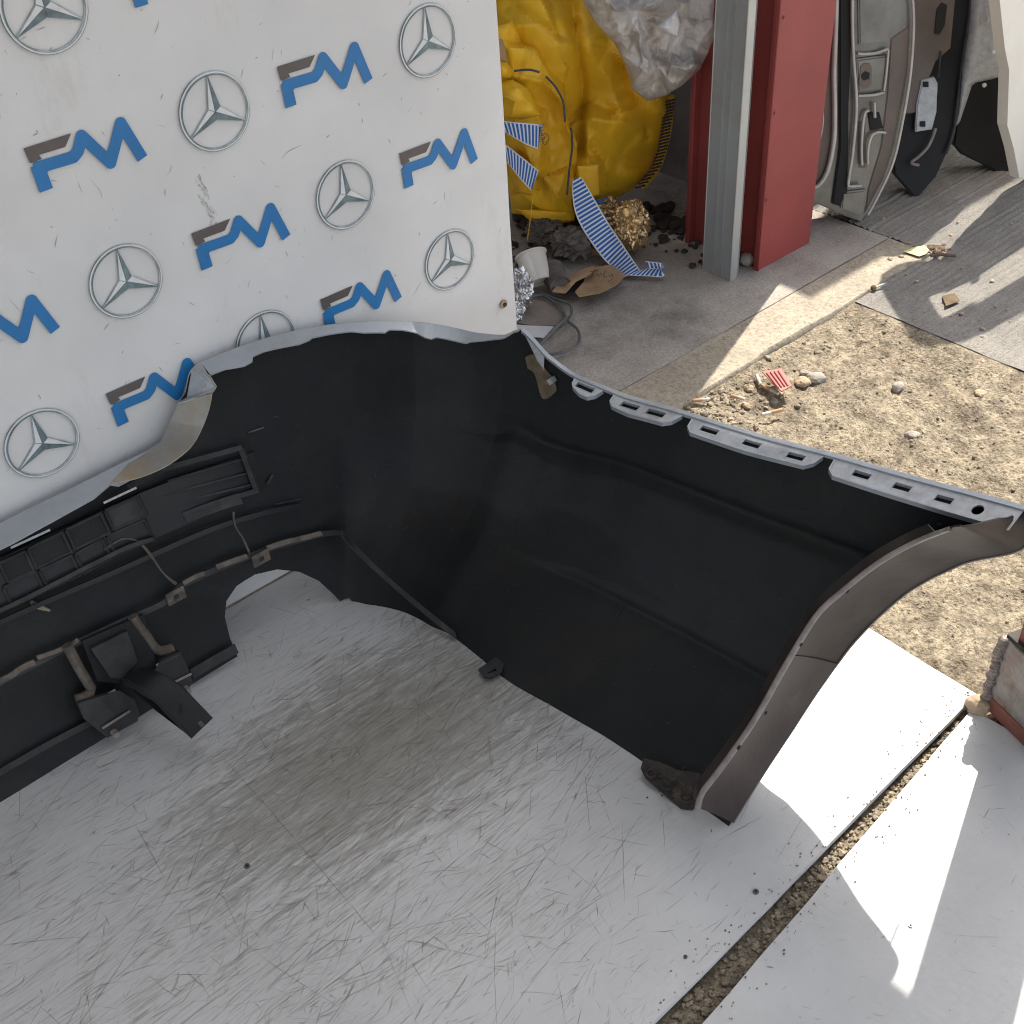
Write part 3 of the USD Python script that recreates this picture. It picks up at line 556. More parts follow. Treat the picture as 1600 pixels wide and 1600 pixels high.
nf = P_([(279, 631), (292, 621), (300, 577), (314, 568), (331, 590), (338, 606)], 1.535)
obj('notch_shelf', ribbon([aty(279, 630, 1.56), aty(292, 621, 1.562), aty(300, 577, 1.562), aty(314, 567, 1.562)], [aty(332, 614, 1.507), aty(336, 608, 1.507), aty(337, 604, 1.508), aty(325, 585, 1.525)], sm=False, th=.002), 'silver_dull', bp)
obj('notch_edge', tube([aty(279, 631, 1.556), aty(310, 620, 1.53), aty(333, 612, 1.506), aty(338, 604, 1.506), aty(328, 588, 1.52), aty(316, 578, 1.53)], .0012, 6), 'door_edge', bp)
# wing strip with clip slots
SW = 33
segs = [[(900, -1), (945, -1), (941, 18), (934, 27), (922, 27), (908, 20), (903, 14)],
        [(962, -1), (1070, -1), (1062, 20), (1052, 28), (1000, 29), (972, 25), (964, 17)],
        [(1084, -1), (1290, -1), (1284, 20), (1274, 29), (1180, 31), (1096, 29), (1087, 20)],
        [(1306, -1), (1600, -1), (1600, 36), (1500, 36), (1400, 34), (1322, 32), (1310, 22)]]
slots = [(921, 12), (993, 14), (1033, 14), (1117, 15), (1184, 16), (1254, 17), (1357, 17), (1421, 18), (1487, 19)]
for sg in segs:
    p = Polygon(sg).buffer(-2.0, quad_segs=3).buffer(2.0, quad_segs=3).union(Polygon([q for q in sg]).intersection(sbox(0, -1, 2000, 3)))
    for sx, sy in slots: p = p.difference(sbox(sx-13, sy-5.5, sx+13, sy+5))
    p = p.difference(Point(1541, 20).buffer(8.5))
    obj('slotted_strip', edge_map(p, .0025, dz=-.008), 'silver_dull', bp)
    rim = Polygon(sg).exterior
    pts = [q for q in np.array(rim.segmentize(6).coords) if q[1] > 1.5 and q[0] < 1594]
    m_ = edge_map(LineString(pts).buffer(1.2, cap_style=2) if len(pts) > 3 else p, .007, dz=-.008, lift=.002)
    obj('strip_rim', m_, 'silver_paint', bp)
obj('strip_rail', edge_map(Polygon([(a, -3.2) for a in np.linspace(816, 1600, 80)]+[(a, 3.0) for a in np.linspace(1600, 816, 80)]), .005, lift=.004), 'silver_paint', bp, smooth=30)
for sx, sy in slots:
    m_ = edge_map(sbox(sx-15, sy-7.5, sx+15, sy+7).difference(sbox(sx-13, sy-5.5, sx+13, sy+5)), .005, dz=-.008, lift=.0012); obj('slot_frame', m_, 'silver_paint', bp)
for sx, sy in slots: obj('slot_pocket', edge_map(sbox(sx-14, sy-6.5, sx+14, sy+6), .003, dz=-.008, lift=-.006), 'hole_dark', bp)
tri = edge_map(Polygon([(815, -1), (846, 12), (858, 14), (850, -1)]), .003, dz=-.03); obj('corner_gusset', tri, 'silver_dull', bp)
uc = float(fX(868)); obj('strip_clip', cat(tube([inset(uc, .93, .004), inset(uc, .93, .016)], .007, 4)), 'silver_dull', bp)
# wheel arch lip
arch = np.array([[*fA(z), z] for z in np.linspace(0, zE, 60)])
RID = [((1600, 806), .52), ((1560, 811), .49), ((1500, 823), .44), ((1464, 833), .41), ((1432, 846), .38), ((1392, 867), .35), ((1360, 888), .32), ((1320, 920), .28), ((1280, 956), .24), ((1248, 1004), .20), ((1220, 1052), .165), ((1200, 1088), .135), ((1184, 1116), .112), ((1152, 1164), .075), ((1120, 1208), .04), ((1096, 1240), .018), ((1090, 1262), .004)]
def ridge_pt(px, py):
    z = float(np.interp(py, [q[1] for q, _ in RID], [k for _, k in RID])); return aty(px, py, float(fA(z)[1])+.014)
ridge = np.array([aty(*q, float(fA(z)[1])+.014) for q, z in RID])[::-1]
ridge[0][2] = max(ridge[0][2], .003)
_q = smooth_line(np.c_[ridge, [k for _, k in RID][::-1]], 60); rs = _q[:, :3]
aa = np.array([[*fA(z), z] for z in np.clip(_q[:, 3], 0, zE)])
aa2 = aa+np.array([.0015, -.003, 0])
lipG = np.array([[r*(1-s)+a*s+np.array([0, .006, 0])*math.sin(s*math.pi) for s in np.linspace(0, 1, 6)] for r, a in zip(rs, aa2)])
nn = np.cross(lipG[31, 2]-lipG[30, 2], lipG[30, 3]-lipG[30, 2])
_fl = nn@(CAM-lipG[30, 2]) < 0; _lo = (CAM-lipG[30, 2])/np.linalg.norm(CAM-lipG[30, 2])*.0035
if _fl: lipG = lipG[::-1]
obj('arch_lip', sheet(lipG, .0025), 'lip_brown', bp, smooth=50)
rad = np.interp(np.arange(60), [0, 18, 40, 52, 59], [.0045, .0045, .0035, .0012, .0006])
obj('lower_lip', sheet(lipG[:20]+_lo, .002) if not _fl else sheet(lipG[-20:]+_lo, .002), 'lip_lower', bp, smooth=50)
obj('arch_bead', tube(rs[:44]+np.array([-.001, -.001, .001]), rad[:44], 8), 'steel_edge', bp, smooth=60)
obj('arch_bead_inner_return', ribbon(rs[:42], rs[:42]+np.array([.012, .02, -.004]), 42, .0015, sm=False), 'lip_brown', bp, smooth=60)
obj('skin_edge', tube(aa2[:58]+np.array([0, -.001, 0]), .0016, 6), 'steel_edge', bp, smooth=60)
for q, r_ in (((1248, 1005), .0035), ((1320, 922), .0035), ((1151, 1166), .004), ((1193, 1112), .003)):
    s = trimesh.creation.icosphere(2, r_); s.vertices *= [1, .5, 1]; s.apply_translation(ridge_pt(*q)+[-.001, -.005, .002]); obj('lip_hole', s, 'hole_dark', bp)
# rusted corner bracket at the foot of the arch
cb = [atz(a, c, .012) for a, c in [(1008, 1188), (1002, 1202), (1008, 1216), (1062, 1262), (1080, 1264), (1098, 1240), (1096, 1212), (1060, 1206), (1034, 1194)]]
k_ = obj('corner_bracket', slab_from(cb, .006, (-.5, -.2, 1)), 'rust_patch', bp)
for q, r_ in (((1018, 1208), .007), ((1042, 1228), .006), ((1072, 1246), .007)):
    h = trimesh.creation.torus(r_, .0022, major_sections=18, minor_sections=8); h.apply_translation(atz(*q, .020)); obj('bracket_hole', h, 'rust_patch', k_)
g_ = np.random.default_rng(5)
crud = [stone(atz(g_.uniform(1010, 1100), g_.uniform(1196, 1250), .018), g_.uniform(.0015, .0042), 300+i, .4, 1) for i in range(22)]
obj('dried_mud', cat(crud), 'rust_patch', bp, kind='stuff')
sc = []
for k in range(120):
    u, v = g_.uniform(1.35, 2.5), g_.uniform(.06, .92); L = .006*math.exp(g_.normal(0, .7)); a = g_.normal(.2, .6)
    q = [inset(float(np.clip(u+L*math.cos(a)*t, 0, U[-1])), float(np.clip(v+1.6*L*math.sin(a)*t, .01, .97)), .0008) for t in (-1, -.3, .3, 1)]; sc.append(tube(q, np.array([.0002, 1, 1, .0002])*g_.uniform(.0004, .0011), 4))
obj('scuff_marks', cat(sc), 'dusty_black', bp, kind='stuff')
# hook clip on the lower wing edge
h0 = atz(770, 1047, .004); ht = Polygon([(-.020, .014), (-.024, -.006), (-.016, -.016), (.006, -.018), (.02, -.006), (.02, .016)]).buffer(-.003).buffer(.003).difference(sbox(-.014, -.010, .002, -.003)); m = extr(ht, .004); m.apply_translation(h0+[0, 0, .002]); obj('hook_clip', m, 'black_gloss', bp)
# lower rail of the wing with bright labels
def on_floor_face(L, z): return [atz(a, c, z) for a, c in L]
r0 = np.array([inset(float(np.interp(t, [0, 1], [fX(500), fX(760)])), .07+.13*(1-t), .004) for t in np.linspace(0, 1, 20)])
railA = [aty(532, 828, 1.455), at(570, 868, (.80, 1.40, 0), (.7, .7, 0)), atz(640, 930, .05), atz(712, 988, .012)]
railB = [p+np.array([-.006, -.010, -.008]) for p in railA]
obj('lower_rail', ribbon(railA, railB, 24, .003), 'dusty_black', bp, smooth=40)
for q, s in (((624, 912), (.026, .007)), ((636, 925), (.010, .007)), ((657, 940), (.012, .008))):
    c = np.array(smooth_line(railA, 60)); d_ = [np.hypot(*(np.array([(800+FPX*((p-CAM)@CR)/((p-CAM)@CF)), (800-FPX*((p-CAM)@CU)/((p-CAM)@CF))])-q)) for p in c]; i = int(np.clip(np.argmin(d_), 1, 58)); t = c[i+1]-c[i-1]; t /= np.linalg.norm(t)
    up = np.array([-.006, -.010, -.008]); up /= np.linalg.norm(up); o = c[i]+up*.006; nr = np.cross(t, up); nr = nr if nr@(CAM-o) > 0 else -nr
    o = o+nr*.0025
    obj('sticker', slab_from([o-t*s[0]/2-up*s[1]/2, o+t*s[0]/2-up*s[1]/2, o+t*s[0]/2+up*s[1]/2, o-t*s[0]/2+up*s[1]/2], .0008, nr), 'label_white', bp)
# --- details on the inner rear wall; Y is the depth each one sits at
W = lambda L, d=.006: [onwall(a, c, d) for a, c in L]
def rail(name, pxs, m, wpx=7, d=.012, th=.003, parent=bp, proud=.012):
    a = np.array(W(pxs, d)); b_ = np.array(W([(x+wpx*.45, y+wpx) for x, y in pxs], d))
    out = ribbon(a, b_, max(4, 3*len(pxs)), th); obj(name, out, m, parent, smooth=40); return out
rail('seam_ledge', [(-40, 1083), (16, 1052), (54, 1032), (105, 1006), (180, 970), (254, 937), (279, 912), (315, 894), (381, 867), (420, 852), (460, 841), (500, 830), (532, 828)], 'dusty_black', 8, .02)
rail('seam_dirt', [(-10, 1062), (16, 1050), (30, 1040), (52, 1030)], 'dirt_tan', 8, .0225); rail('seam_dirt', [(56, 1024), (80, 1016), (108, 1004), (120, 996)], 'dirt_tan', 6, .0225)
rail('seam_dirt', [(284, 908), (300, 899), (318, 892)], 'dirt_tan', 6, .0225); rail('seam_dirt', [(336, 882), (360, 873), (384, 865)], 'dirt_tan', 7, .0225); rail('seam_dirt', [(415, 853), (440, 844), (470, 837), (500, 829)], 'dirt_tan', 7, .0225)
rail('wall_fold', [(-40, 985), (60, 940), (160, 897), (260, 852), (330, 822), (400, 800), (470, 786)], 'black_gloss', 7, .016)
for q in ((275, 931), (408, 872)):
    c = onwall(*q, .026); cl = obj('clip', cat(bx(c[0]-.017, c[0]+.017, c[1]-.002, c[1]+.002, c[2]-.013, c[2]+.013, .0012)), 'dirt_tan', bp)
    obj('clip_hole', bx(c[0]-.004, c[0]+.004, c[1]-.0032, c[1]-.0022, c[2]-.004, c[2]+.004), 'hole_dark', cl)
def bar(name, p, q, w, m, d=.012, parent=bp, d2=None):
    return obj(name, tube([onwall(*p, d), onwall(*q, d2 or d)], w, 4), m, parent)
# sensor carrier frame
fr = obj('carrier_frame', cat([tube([onwall(*a, .016), onwall(*b_, .016)], .006, 4) for a, b_ in (((254, 734), (377, 700)), ((377, 700), (402, 767)), ((402, 767), (286, 803)), ((200, 762), (254, 734)))]), 'dusty_black', bp)
for a, b_ in (((262, 752), (384, 716)), ((240, 778), (392, 738)), ((262, 790), (398, 756))): bar('carrier_rib', a, b_, .0022, 'dusty_black', .014)
obj('absorber_block', slab_from(W([(-20, 880), (100, 824), (216, 770), (300, 738), (398, 706), (404, 766), (300, 812), (238, 838), (120, 890), (-20, 952)], .010), .005, (0, -1, .15)), 'black_gloss', bp)
# pockets of the absorber
for a, b_ in (((0, 880), (40, 862)), ((44, 858), (98, 832)), ((104, 828), (158, 802)), ((164, 798), (216, 775)), ((6, 918), (56, 894)), ((62, 891), (112, 868)), ((118, 866), (160, 842)), ((168, 838), (226, 812))):
    (x0, y0), (x1, y1) = a, b_
    A, B2, C2, D2 = onwall(x0, y0, .02), onwall(x1, y1, .02), onwall(x1+14, y1+30, .02), onwall(x0+14, y0+30, .02)
    bk = [np.array(p) for p in (A, B2, C2, D2)]
    pk = obj('absorber_pocket', cat([tube([bk[i], bk[(i+1) % 4]], .0026, 4) for i in range(4)]), 'dusty_black', bp)
    ctr = sum(bk)/4; obj('pocket_floor', slab_from([ctr+(p-ctr)*.96+[0, .004, 0] for p in bk], .002, (0, -1, .15)), 'dusty_black' if (x0//50) % 2 else 'black_plastic', pk)
for a, b_ in (((162, 786), (213, 762)), ((17, 856), (78, 828))): bar('ledge_edge', a, b_, .0022, 'label_white', .02)
rail('absorber_base', [(-20, 958), (60, 920), (130, 884), (186, 856), (238, 838)], 'dusty_black', 6, .024)
rail('shelf', [(284, 800), (330, 783), (372, 770)], 'dusty_black', 16, .018)
obj('dirt_trail', tube(smooth_line(W([(163, 858), (188, 843), (217, 847), (236, 868), (254, 894), (275, 912)], .02), 30), np.interp(np.arange(30), [0, 8, 16, 24, 29], [.002, .0015, .0028, .0014, .003]), 6), 'dirt_tan', bp, smooth=50)
obj('dirt_trail', tube(smooth_line(W([(365, 800), (368, 822), (380, 842), (388, 860), (392, 872)], .02), 20), np.interp(np.arange(20), [0, 8, 16, 19], [.0022, .0012, .0022, .001]), 6), 'dirt_tan', bp, smooth=50)
obj('chipped_spot', tube(W([(48, 940), (62, 948), (78, 954)], .004), [.003, .005, .002], 6), 'beige_stain', bp)
bar('scratch_mark', (388, 676), (412, 668), .0016, 'dirt_tan', .004); bar('scratch_mark', (430, 788), (470, 780), .0014, 'dusty_black', .005); bar('drip_mark', (418, 756), (426, 742), .003, 'dusty_black', .006)
# bracket assembly and towing arm
for L in ([(105, 1008), (125, 1046), (143, 1076), (136, 1086), (119, 1093)], [(207, 963), (226, 990), (246, 1016), (258, 1016), (270, 1012)]):
    obj('bracket_rod', tube(smooth_line([onwall(*q, .03) for q in L], 16), .0085, 8), 'dirt_tan', bp, smooth=50)
obj('mount_plate', slab_from(W([(126, 1000), (222, 958), (244, 1040), (182, 1066), (150, 1062)], .028), .006, (0, -1, .3)), 'black_plastic', bp)
obj('mount_cover', slab_from(W([(140, 1012), (196, 984), (212, 1030), (188, 1058), (170, 1056)], .038), .008, (0, -1, .3)), 'dusty_black', bp)
def bracket(poly, ledges):
    a = obj('bracket_plate', slab_from(W(poly, .034), .01, (0, -1, .35)), 'dusty_black', bp)
    for p, q in ledges: obj('bracket_ledge', tube([onwall(*p, .048), onwall(*q, .048)], .0028, 4), 'steel_edge', a)
bracket([(116, 1094), (181, 1074), (206, 1090), (216, 1112), (214, 1126), (167, 1152), (128, 1120)], [((130, 1108), (180, 1078)), ((160, 1138), (203, 1111))])
bracket([(246, 1028), (276, 1014), (288, 1036), (300, 1066), (290, 1080), (250, 1066), (232, 1052)], [((244, 1040), (277, 1023)), ((270, 1067), (299, 1053))])
for q in ((180, 1146), (292, 1078)):
    s = trimesh.creation.cylinder(.006, .012, sections=12); s.apply_transform(trimesh.transformations.rotation_matrix(np.pi/2, (1, 0, 0))); s.apply_translation(onwall(*q, .045)); obj('bolt', s, 'steel_edge', bp)
ac = [onwall(206, 1062, .045), aty(236, 1068, 1.39), aty(262, 1084, 1.365), aty(284, 1106, 1.34), aty(316, 1138, 1.305)]
acs = smooth_line(ac, 24); T_ = np.gradient(acs, axis=0); T_ /= np.linalg.norm(T_, axis=1)[:, None]
sd = np.cross(T_, [0, 0, 1.]); sd /= np.linalg.norm(sd, axis=1)[:, None]; upv = np.cross(sd, T_)
hw = np.interp(np.arange(24), [0, 6, 16, 23], [.016, .021, .024, .023]); V = []; 
for i in range(24):
    for a in np.linspace(0, 2*np.pi, 16, endpoint=False):
        c_, s_ = math.cos(a), math.sin(a); e = (abs(c_)**4+abs(s_)**4)**-.25; V.append(acs[i]+sd[i]*c_*e*hw[i]+upv[i]*s_*e*.011)
F = []
for i in range(23):
    for k in range(16): a, b_ = i*16+k, i*16+(k+1) % 16; F += [[a, b_, b_+16], [a, b_+16, a+16]]
V += [acs[0], acs[-1]-T_[-1]*.014]; F += [[368, (k+1) % 16, k] for k in range(16)]+[[369, 352+k, 352+(k+1) % 16] for k in range(16)]
am = obj('arm', trimesh.Trimesh(V, F, process=False), 'black_plastic', bp, smooth=40)
e_ = acs[-1]; nt = trimesh.creation.box((.022, .018, .010)); nt.apply_transform(trimesh.geometry.align_vectors([0, 0, 1], T_[-1])); nt.apply_translation(e_-T_[-1]*.006); obj('end_nut', nt, 'dirt_tan', am)
sl = tube([acs[17]+upv[17]*.0125, acs[18]+upv[18]*.0125+sd[18]*.01], .002, 6); obj('arm_slot', sl, 'hole_dark', am)
# lower lip of the rear part
rail('lower_ledge', [(-20, 1212), (60, 1166), (120, 1134), (170, 1110)], 'dusty_black', 9, .016); rail('lower_ledge', [(296, 1046), (330, 1026), (366, 1006)], 'dusty_black', 14, .014)
gl_ = lambda L: smooth_line([inset(float(fX(a)), v, .0022) for a, v in L], 14)
obj('adhesive_residue', ribbon(gl_([(822, .90), (838, .955), (856, .94), (868, .93)]), gl_([(826, .86), (834, .87), (852, .80), (872, .885)]), 14, .0012, sm=False, m=6), 'glue', bp, smooth=40)

# ------------------------------------------------------------------ store corner beyond the panel: yellow bag, film, straps, rubbish
from scipy.interpolate import LinearNDInterpolator
HD = np.array([math.cos(HEAD), math.sin(HEAD), 0])
def back(px, py, dist): return at(px, py, HD*dist, HD)
def ridged(s, f, seed): return np.abs(2*meshkit.noise(s*f, seed)-1)
def fold(outline, dist, bulge, seed, nu=70, nv=70, crump=.03, f=6.0, creases=(), th=.003, tilt=0.0, pw=.5, facet=()):
    """A creased cloth panel hanging in front of distance dist; outline in the picture, y-monotone."""
    P = Polygon(outline).buffer(0); y0, y1 = P.bounds[1]+.3, P.bounds[3]-.3; G = np.zeros((nu, nv, 3)); FI = []
    for sp, am in facet:
        g = np.random.default_rng(seed*7+int(sp)); X0, Y0, X1, Y1 = P.buffer(sp*2).bounds; n = int((X1-X0)*(Y1-Y0)/sp**2)+8
        pts = np.vstack([np.c_[g.uniform(X0, X1, n), g.uniform(Y0, Y1, n)], [(X0-99, Y0-99), (X1+99, Y0-99), (X1+99, Y1+99), (X0-99, Y1+99)]]); FI.append(LinearNDInterpolator(pts, g.normal(0, am, len(pts))))
    for j, py in enumerate(np.linspace(y0, y1, nv)):
        c = P.intersection(LineString([(-900, py), (2600, py)])); a, _, b_, _ = c.bounds; t = j/(nv-1)
        for i in range(nu):
            w = i/(nu-1); px = a+(b_-a)*w; e = (max(0, 1-(2*w-1)**2)**pw)*(max(0, 1-(2*t-1)**4)**.5)
            s = np.array([px/130., py/130., seed*1.7]); s = s+.35*np.array([meshkit.noise(s*1.7, seed+3), meshkit.noise(s*1.7, seed+5), 0])
            d = dist-bulge*e+crump*((ridged(s, f/6, seed)-.5)+.5*(ridged(s, f/2.6, seed+1)-.5)+.2*(ridged(s, f, seed+2)-.5))*(.35+.65*e)+tilt*(t-.5)
            for q in FI: d += float(q(px, py))*(.4+.6*e)
            for L, amp, wd in creases:
                d -= amp*math.exp(-LineString(L).distance(Point(px, py))/wd)
            G[i, j] = back(px, py, d)
    nrm = np.cross(G[nu//2+1, nv//2]-G[nu//2, nv//2], G[nu//2, nv//2+1]-G[nu//2, nv//2])
    if nrm@(CAM-G[nu//2, nv//2]) < 0: G = G[::-1]
    return sheet(G, th)
yb = thing('yellow_bag', 'crumpled yellow tarpaulin bag slumped between the panel and the red column', 'bag', back(900, 330, 3.05))
body = fold([(772, -40), (1046, -40), (1052, 60), (1052, 120), (1046, 160), (1038, 215), (1022, 265), (985, 298), (940, 320), (900, 336), (850, 341), (800, 334), (782, 200)], 3.16, .15, 3, 90, 110, .05, 6,
            [([(889, -30), (905, 80), (912, 140), (905, 232)], -.075, 12), ([(918, 84), (950, 120), (975, 190)], .025, 26), ([(1000, 150), (1012, 215)], -.02, 7), ([(925, 232), (944, 250), (948, 290)], -.03, 9), ([(800, 45), (900, 25)], .03, 22), ([(800, 10), (880, 60)], -.03, 14), ([(905, 335), (985, 292)], -.03, 6)], facet=((78, .055), (32, .007)))
obj('bag_body', body, 'yellow_tarp', yb, smooth=32)
flap = fold([(770, 42), (801, 33), (842, 78), (881, 124), (884, 160), (890, 195), (902, 222), (900, 270), (893, 312), (896, 331), (850, 334), (812, 302), (796, 250), (778, 150)], 2.99, .035, 8, 70, 90, .03, 7,
            [([(795, 118), (850, 128), (880, 160), (886, 200), (900, 225)], .03, 9), ([(820, 145), (850, 200), (840, 260)], .02, 12), ([(835, 262), (870, 305), (893, 330)], .022, 7), ([(800, 205), (830, 215)], -.03, 10)], facet=((42, .024), (20, .003)))
obj('bag_flap', flap, 'yellow_tarp', yb, smooth=32)
obj('bag_fold', fold([(775, 128), (800, 124), (826, 138), (838, 160), (846, 180), (815, 187), (776, 184)], 2.92, .05, 12, 40, 40, .05, 8, [([(785, 150), (805, 158), (800, 180)], .02, 6)]), 'yellow_tarp', yb, smooth=32)
obj('bag_fold', fold([(770, 96), (792, 97), (803, 112), (799, 122), (772, 124)], 2.94, .04, 14, 30, 30, .03, 8), 'yellow_tarp', yb, smooth=32)
obj('bag_fold', fold([(795, 232), (826, 250), (838, 282), (832, 306), (806, 300), (796, 270)], 2.95, .03, 15, 40, 40, .05, 9), 'yellow_tarp', yb, smooth=32)
obj('bag_tab', fold([(902, 258), (935, 257), (937, 304), (906, 316)], 2.965, .01, 16, 30, 30, .015, 6), 'yellow_tarp', yb, smooth=32)
obj('bag_hem', fold([(806, 326), (898, 330), (898, 345), (868, 352), (830, 347)], 2.99, .02, 17, 40, 20, .03, 8), 'yellow_tarp', yb, smooth=32)
for L in ([(803, 111), (822, 109), (843, 113)], [(853, 120), (872, 142), (881, 165), (883, 190)], [(892, 200), (894, 225), (890, 262), (886, 304)]):
    obj('stitched_seam', tube(smooth_line([back(a, c, 2.895) for a, c in L], 30), .0028, 6), 'stitch_dark', yb, smooth=50)
tk = []
for t in np.linspace(0, 1, 26):
    px, py = np.interp(t, [0, .55, .8, 1], [1046, 1036, 1024, 1000]), np.interp(t, [0, .55, .8, 1], [158, 228, 262, 292])
    tk.append(tube([back(px-7, py+1.5, 3.085), back(px+8, py-2.5, 3.10)], .0028, 5))
obj('edge_binding', tube(smooth_line([back(a, c, 3.115) for a, c in [(1048, 150), (1045, 190), (1038, 228), (1026, 262), (1002, 292)]], 30), .011, 8), 'yellow_tarp', yb, smooth=50)
obj('edge_stitching', cat(tk), 'stitch_dark', yb, kind='stuff')
obj('care_tag', slab_from([back(772, 58, 2.93), back(786, 62, 2.93), (back(793, 96, 2.93)), back(778, 92, 2.93)], .0015, -HD), 'kraft', yb)
obj('loose_thread', tube(smooth_line([back(a, c, 2.9) for a, c in [(845, 200), (847, 215), (851, 226), (858, 216), (852, 208), (846, 212)]], 24), .0009, 5), 'stitch_dark', yb)
obj('loose_thread', tube(smooth_line([back(a, c, 2.88) for a, c in [(833, 300), (829, 340), (824, 375)]], 20), .0012, 5), 'yellow_tarp', yb)
def strap(Lp, Rp, name, label, n=40):
    L, R = smooth_line(Lp, n), smooth_line(Rp, n); t = np.linspace(0, 1, 5)[None, :, None]; G = L[:, None]*(1-t)+R[:, None]*t
    nrm = np.cross(G[21, 2]-G[20, 2], G[20, 3]-G[20, 2]); fl = nrm@(CAM-G[20, 2]) < 0
    if fl: G = G[:, ::-1]
    m = sheet(G, .0018); ln = np.r_[0, np.cumsum(np.linalg.norm(np.diff(G[:, 2], axis=0), axis=1))]/.0105
    uv = np.stack([np.broadcast_to(np.linspace(0, 1, 5)[None], (n, 5)), np.broadcast_to(ln[:, None], (n, 5))], -1).reshape(-1, 2)
    obj(name, m, 'strap_print', yb, uv=np.vstack([uv, uv]), smooth=True, label=label)
strap([back(895, 280, 2.90), back(900, 336, 2.87), back(928, 385, 2.82), back(956, 416, 2.775), atz(977, 432, .006)], [back(909, 277, 2.90), back(937, 325, 2.87), back(966, 371, 2.82), back(985, 400, 2.775), atz(1000, 422, .012)], 'webbing_strap', 'long blue and white striped strap trailing to the floor')
strap([atz(979, 430, .008), atz(1004, 431, .003), atz(1030, 433, .003), atz(1038, 430, .010), atz(1034, 422, .018), atz(1014, 419, .02)], [atz(1000, 422, .012), atz(1012, 420, .014), atz(1026, 419, .016), atz(1036, 417, .024), atz(1032, 411, .036), atz(1008, 408, .04)], 'webbing_strap', 'curled end of the striped strap on the floor')
strap([back(784, 189, 2.86), back(815, 192, 2.85), back(846, 195, 2.87)], [back(787, 205, 2.86), back(815, 222, 2.85), back(841, 233, 2.87)], 'webbing_strap', 'short frayed striped strap end')
strap([back(784, 222, 2.87), back(803, 236, 2.86), back(842, 267, 2.87)], [back(788, 248, 2.87), back(806, 271, 2.86), back(830, 298, 2.87)], 'webbing_strap', 'short striped strap end below the frayed one')
fr = [tube([back(843, 196+i*3.2, 2.868), back(843+rng.uniform(4, 10), 194+i*3.2+rng.uniform(-4, 3), 2.86)], .0008, 4) for i in range(9)]
obj('frayed_threads', cat(fr), 'print_blue', yb, kind='stuff')
fr = [tube([back(918+i*2, 318-i*.5, 2.89), back(930+i*2+rng.uniform(2, 8), 312+rng.uniform(-3, 6), 2.88)], .0012, 4) for i in range(8)]
obj('frayed_threads', cat(fr), 'print_blue', yb, kind='stuff')
fs = fold([(886, -40), (1117, -40), (1118, 60), (1094, 108), (1066, 134), (1040, 150), (1012, 158), (988, 140), (976, 100), (960, 68), (930, 36)], 2.90, .06, 21, 150, 120, .02, 10, th=.0012, facet=((44, .04), (20, .012), (11, .004)))
solo('plastic_film', fs, 'clear_film', 'crumpled clear plastic film hanging over the yellow bag beside the steel channel', 'plastic sheet', smooth=24)
solo('plastic_wad', fold([(1026, 42), (1058, 14), (1063, 36), (1060, 58), (1040, 52)], 2.79, .02, 23, 30, 30, .04, 11, th=.001), 'paper_white', 'small bright white plastic scrap caught in the clear film', 'plastic scrap', smooth=20)

def crumple(c, r, seed, flat=.8, sub=4, amp=.5, f=2.2):
    s = trimesh.creation.icosphere(sub, 1.0); v = s.vertices.copy()
    k = 1+amp*(ridged(v+seed*2.3, f, seed)-.4)+amp*.5*(ridged(v+seed, f*2.3, seed+1)-.4)
    v = v*k[:, None]*np.array([1, 1, flat])*r; v[:, 2] -= v[:, 2].min(); return trimesh.Trimesh(v+np.array(c), s.faces, process=False)
solo('gold_foil', crumple(atz(984, 392, 0), .055, 4, 1.25, amp=.3, f=3.2), 'foil_gold', 'crumpled shiny gold foil bag behind the striped strap', 'foil bag', smooth=18)
solo('gold_foil', crumple(atz(950, 350, .03), .03, 6, 1.2, amp=.3, f=3), 'foil_gold', 'small gold foil scrap just under the edge of the yellow bag', 'foil scrap', smooth=18)
solo('silver_foil', cat(crumple(atz(815, 484, 0), .034, 5, 1.6, amp=.35, f=3), crumple(atz(806, 500, 0), .024, 9, 1.1, amp=.35)), 'foil_silver', 'crumpled silver foil beside the lower right edge of the panel', 'foil', smooth=15)
# paper cup lying with its base towards us
def cup(c0, c1, r0, r1, m, name, label):
    ax = c1-c0; L = np.linalg.norm(ax); prof = np.array([(0, .004), (r0*.93, .004), (r0*.95, 0), (r0, 0), (r0, .002), (r1, L), (r1+.0025, L+.001), (r1+.0025, L-.003), (r1-.001, L-.004), (r0-.001, .006), (0, .006)])
    s = trimesh.creation.revolve(prof, sections=40); s.apply_transform(trimesh.geometry.align_vectors([0, 0, 1], ax/L)); s.apply_translation(c0)
    return solo(name, s, m, label, 'cup', smooth=35)
cb0 = atz(843, 441, .030); cb1 = back(829, 398, float(cb0@HD)+.055)
cup(cb0, cb1, .030, .040, 'cup_white', 'paper_cup', 'white paper cup tipped over beside the panel edge')
c20 = atz(876, 447, .026); cup(c20, back(862, 425, float(c20@HD)+.07), .028, .033, 'cloth_grey', 'paper_cup', 'dull grey cup lying behind the white paper cup')
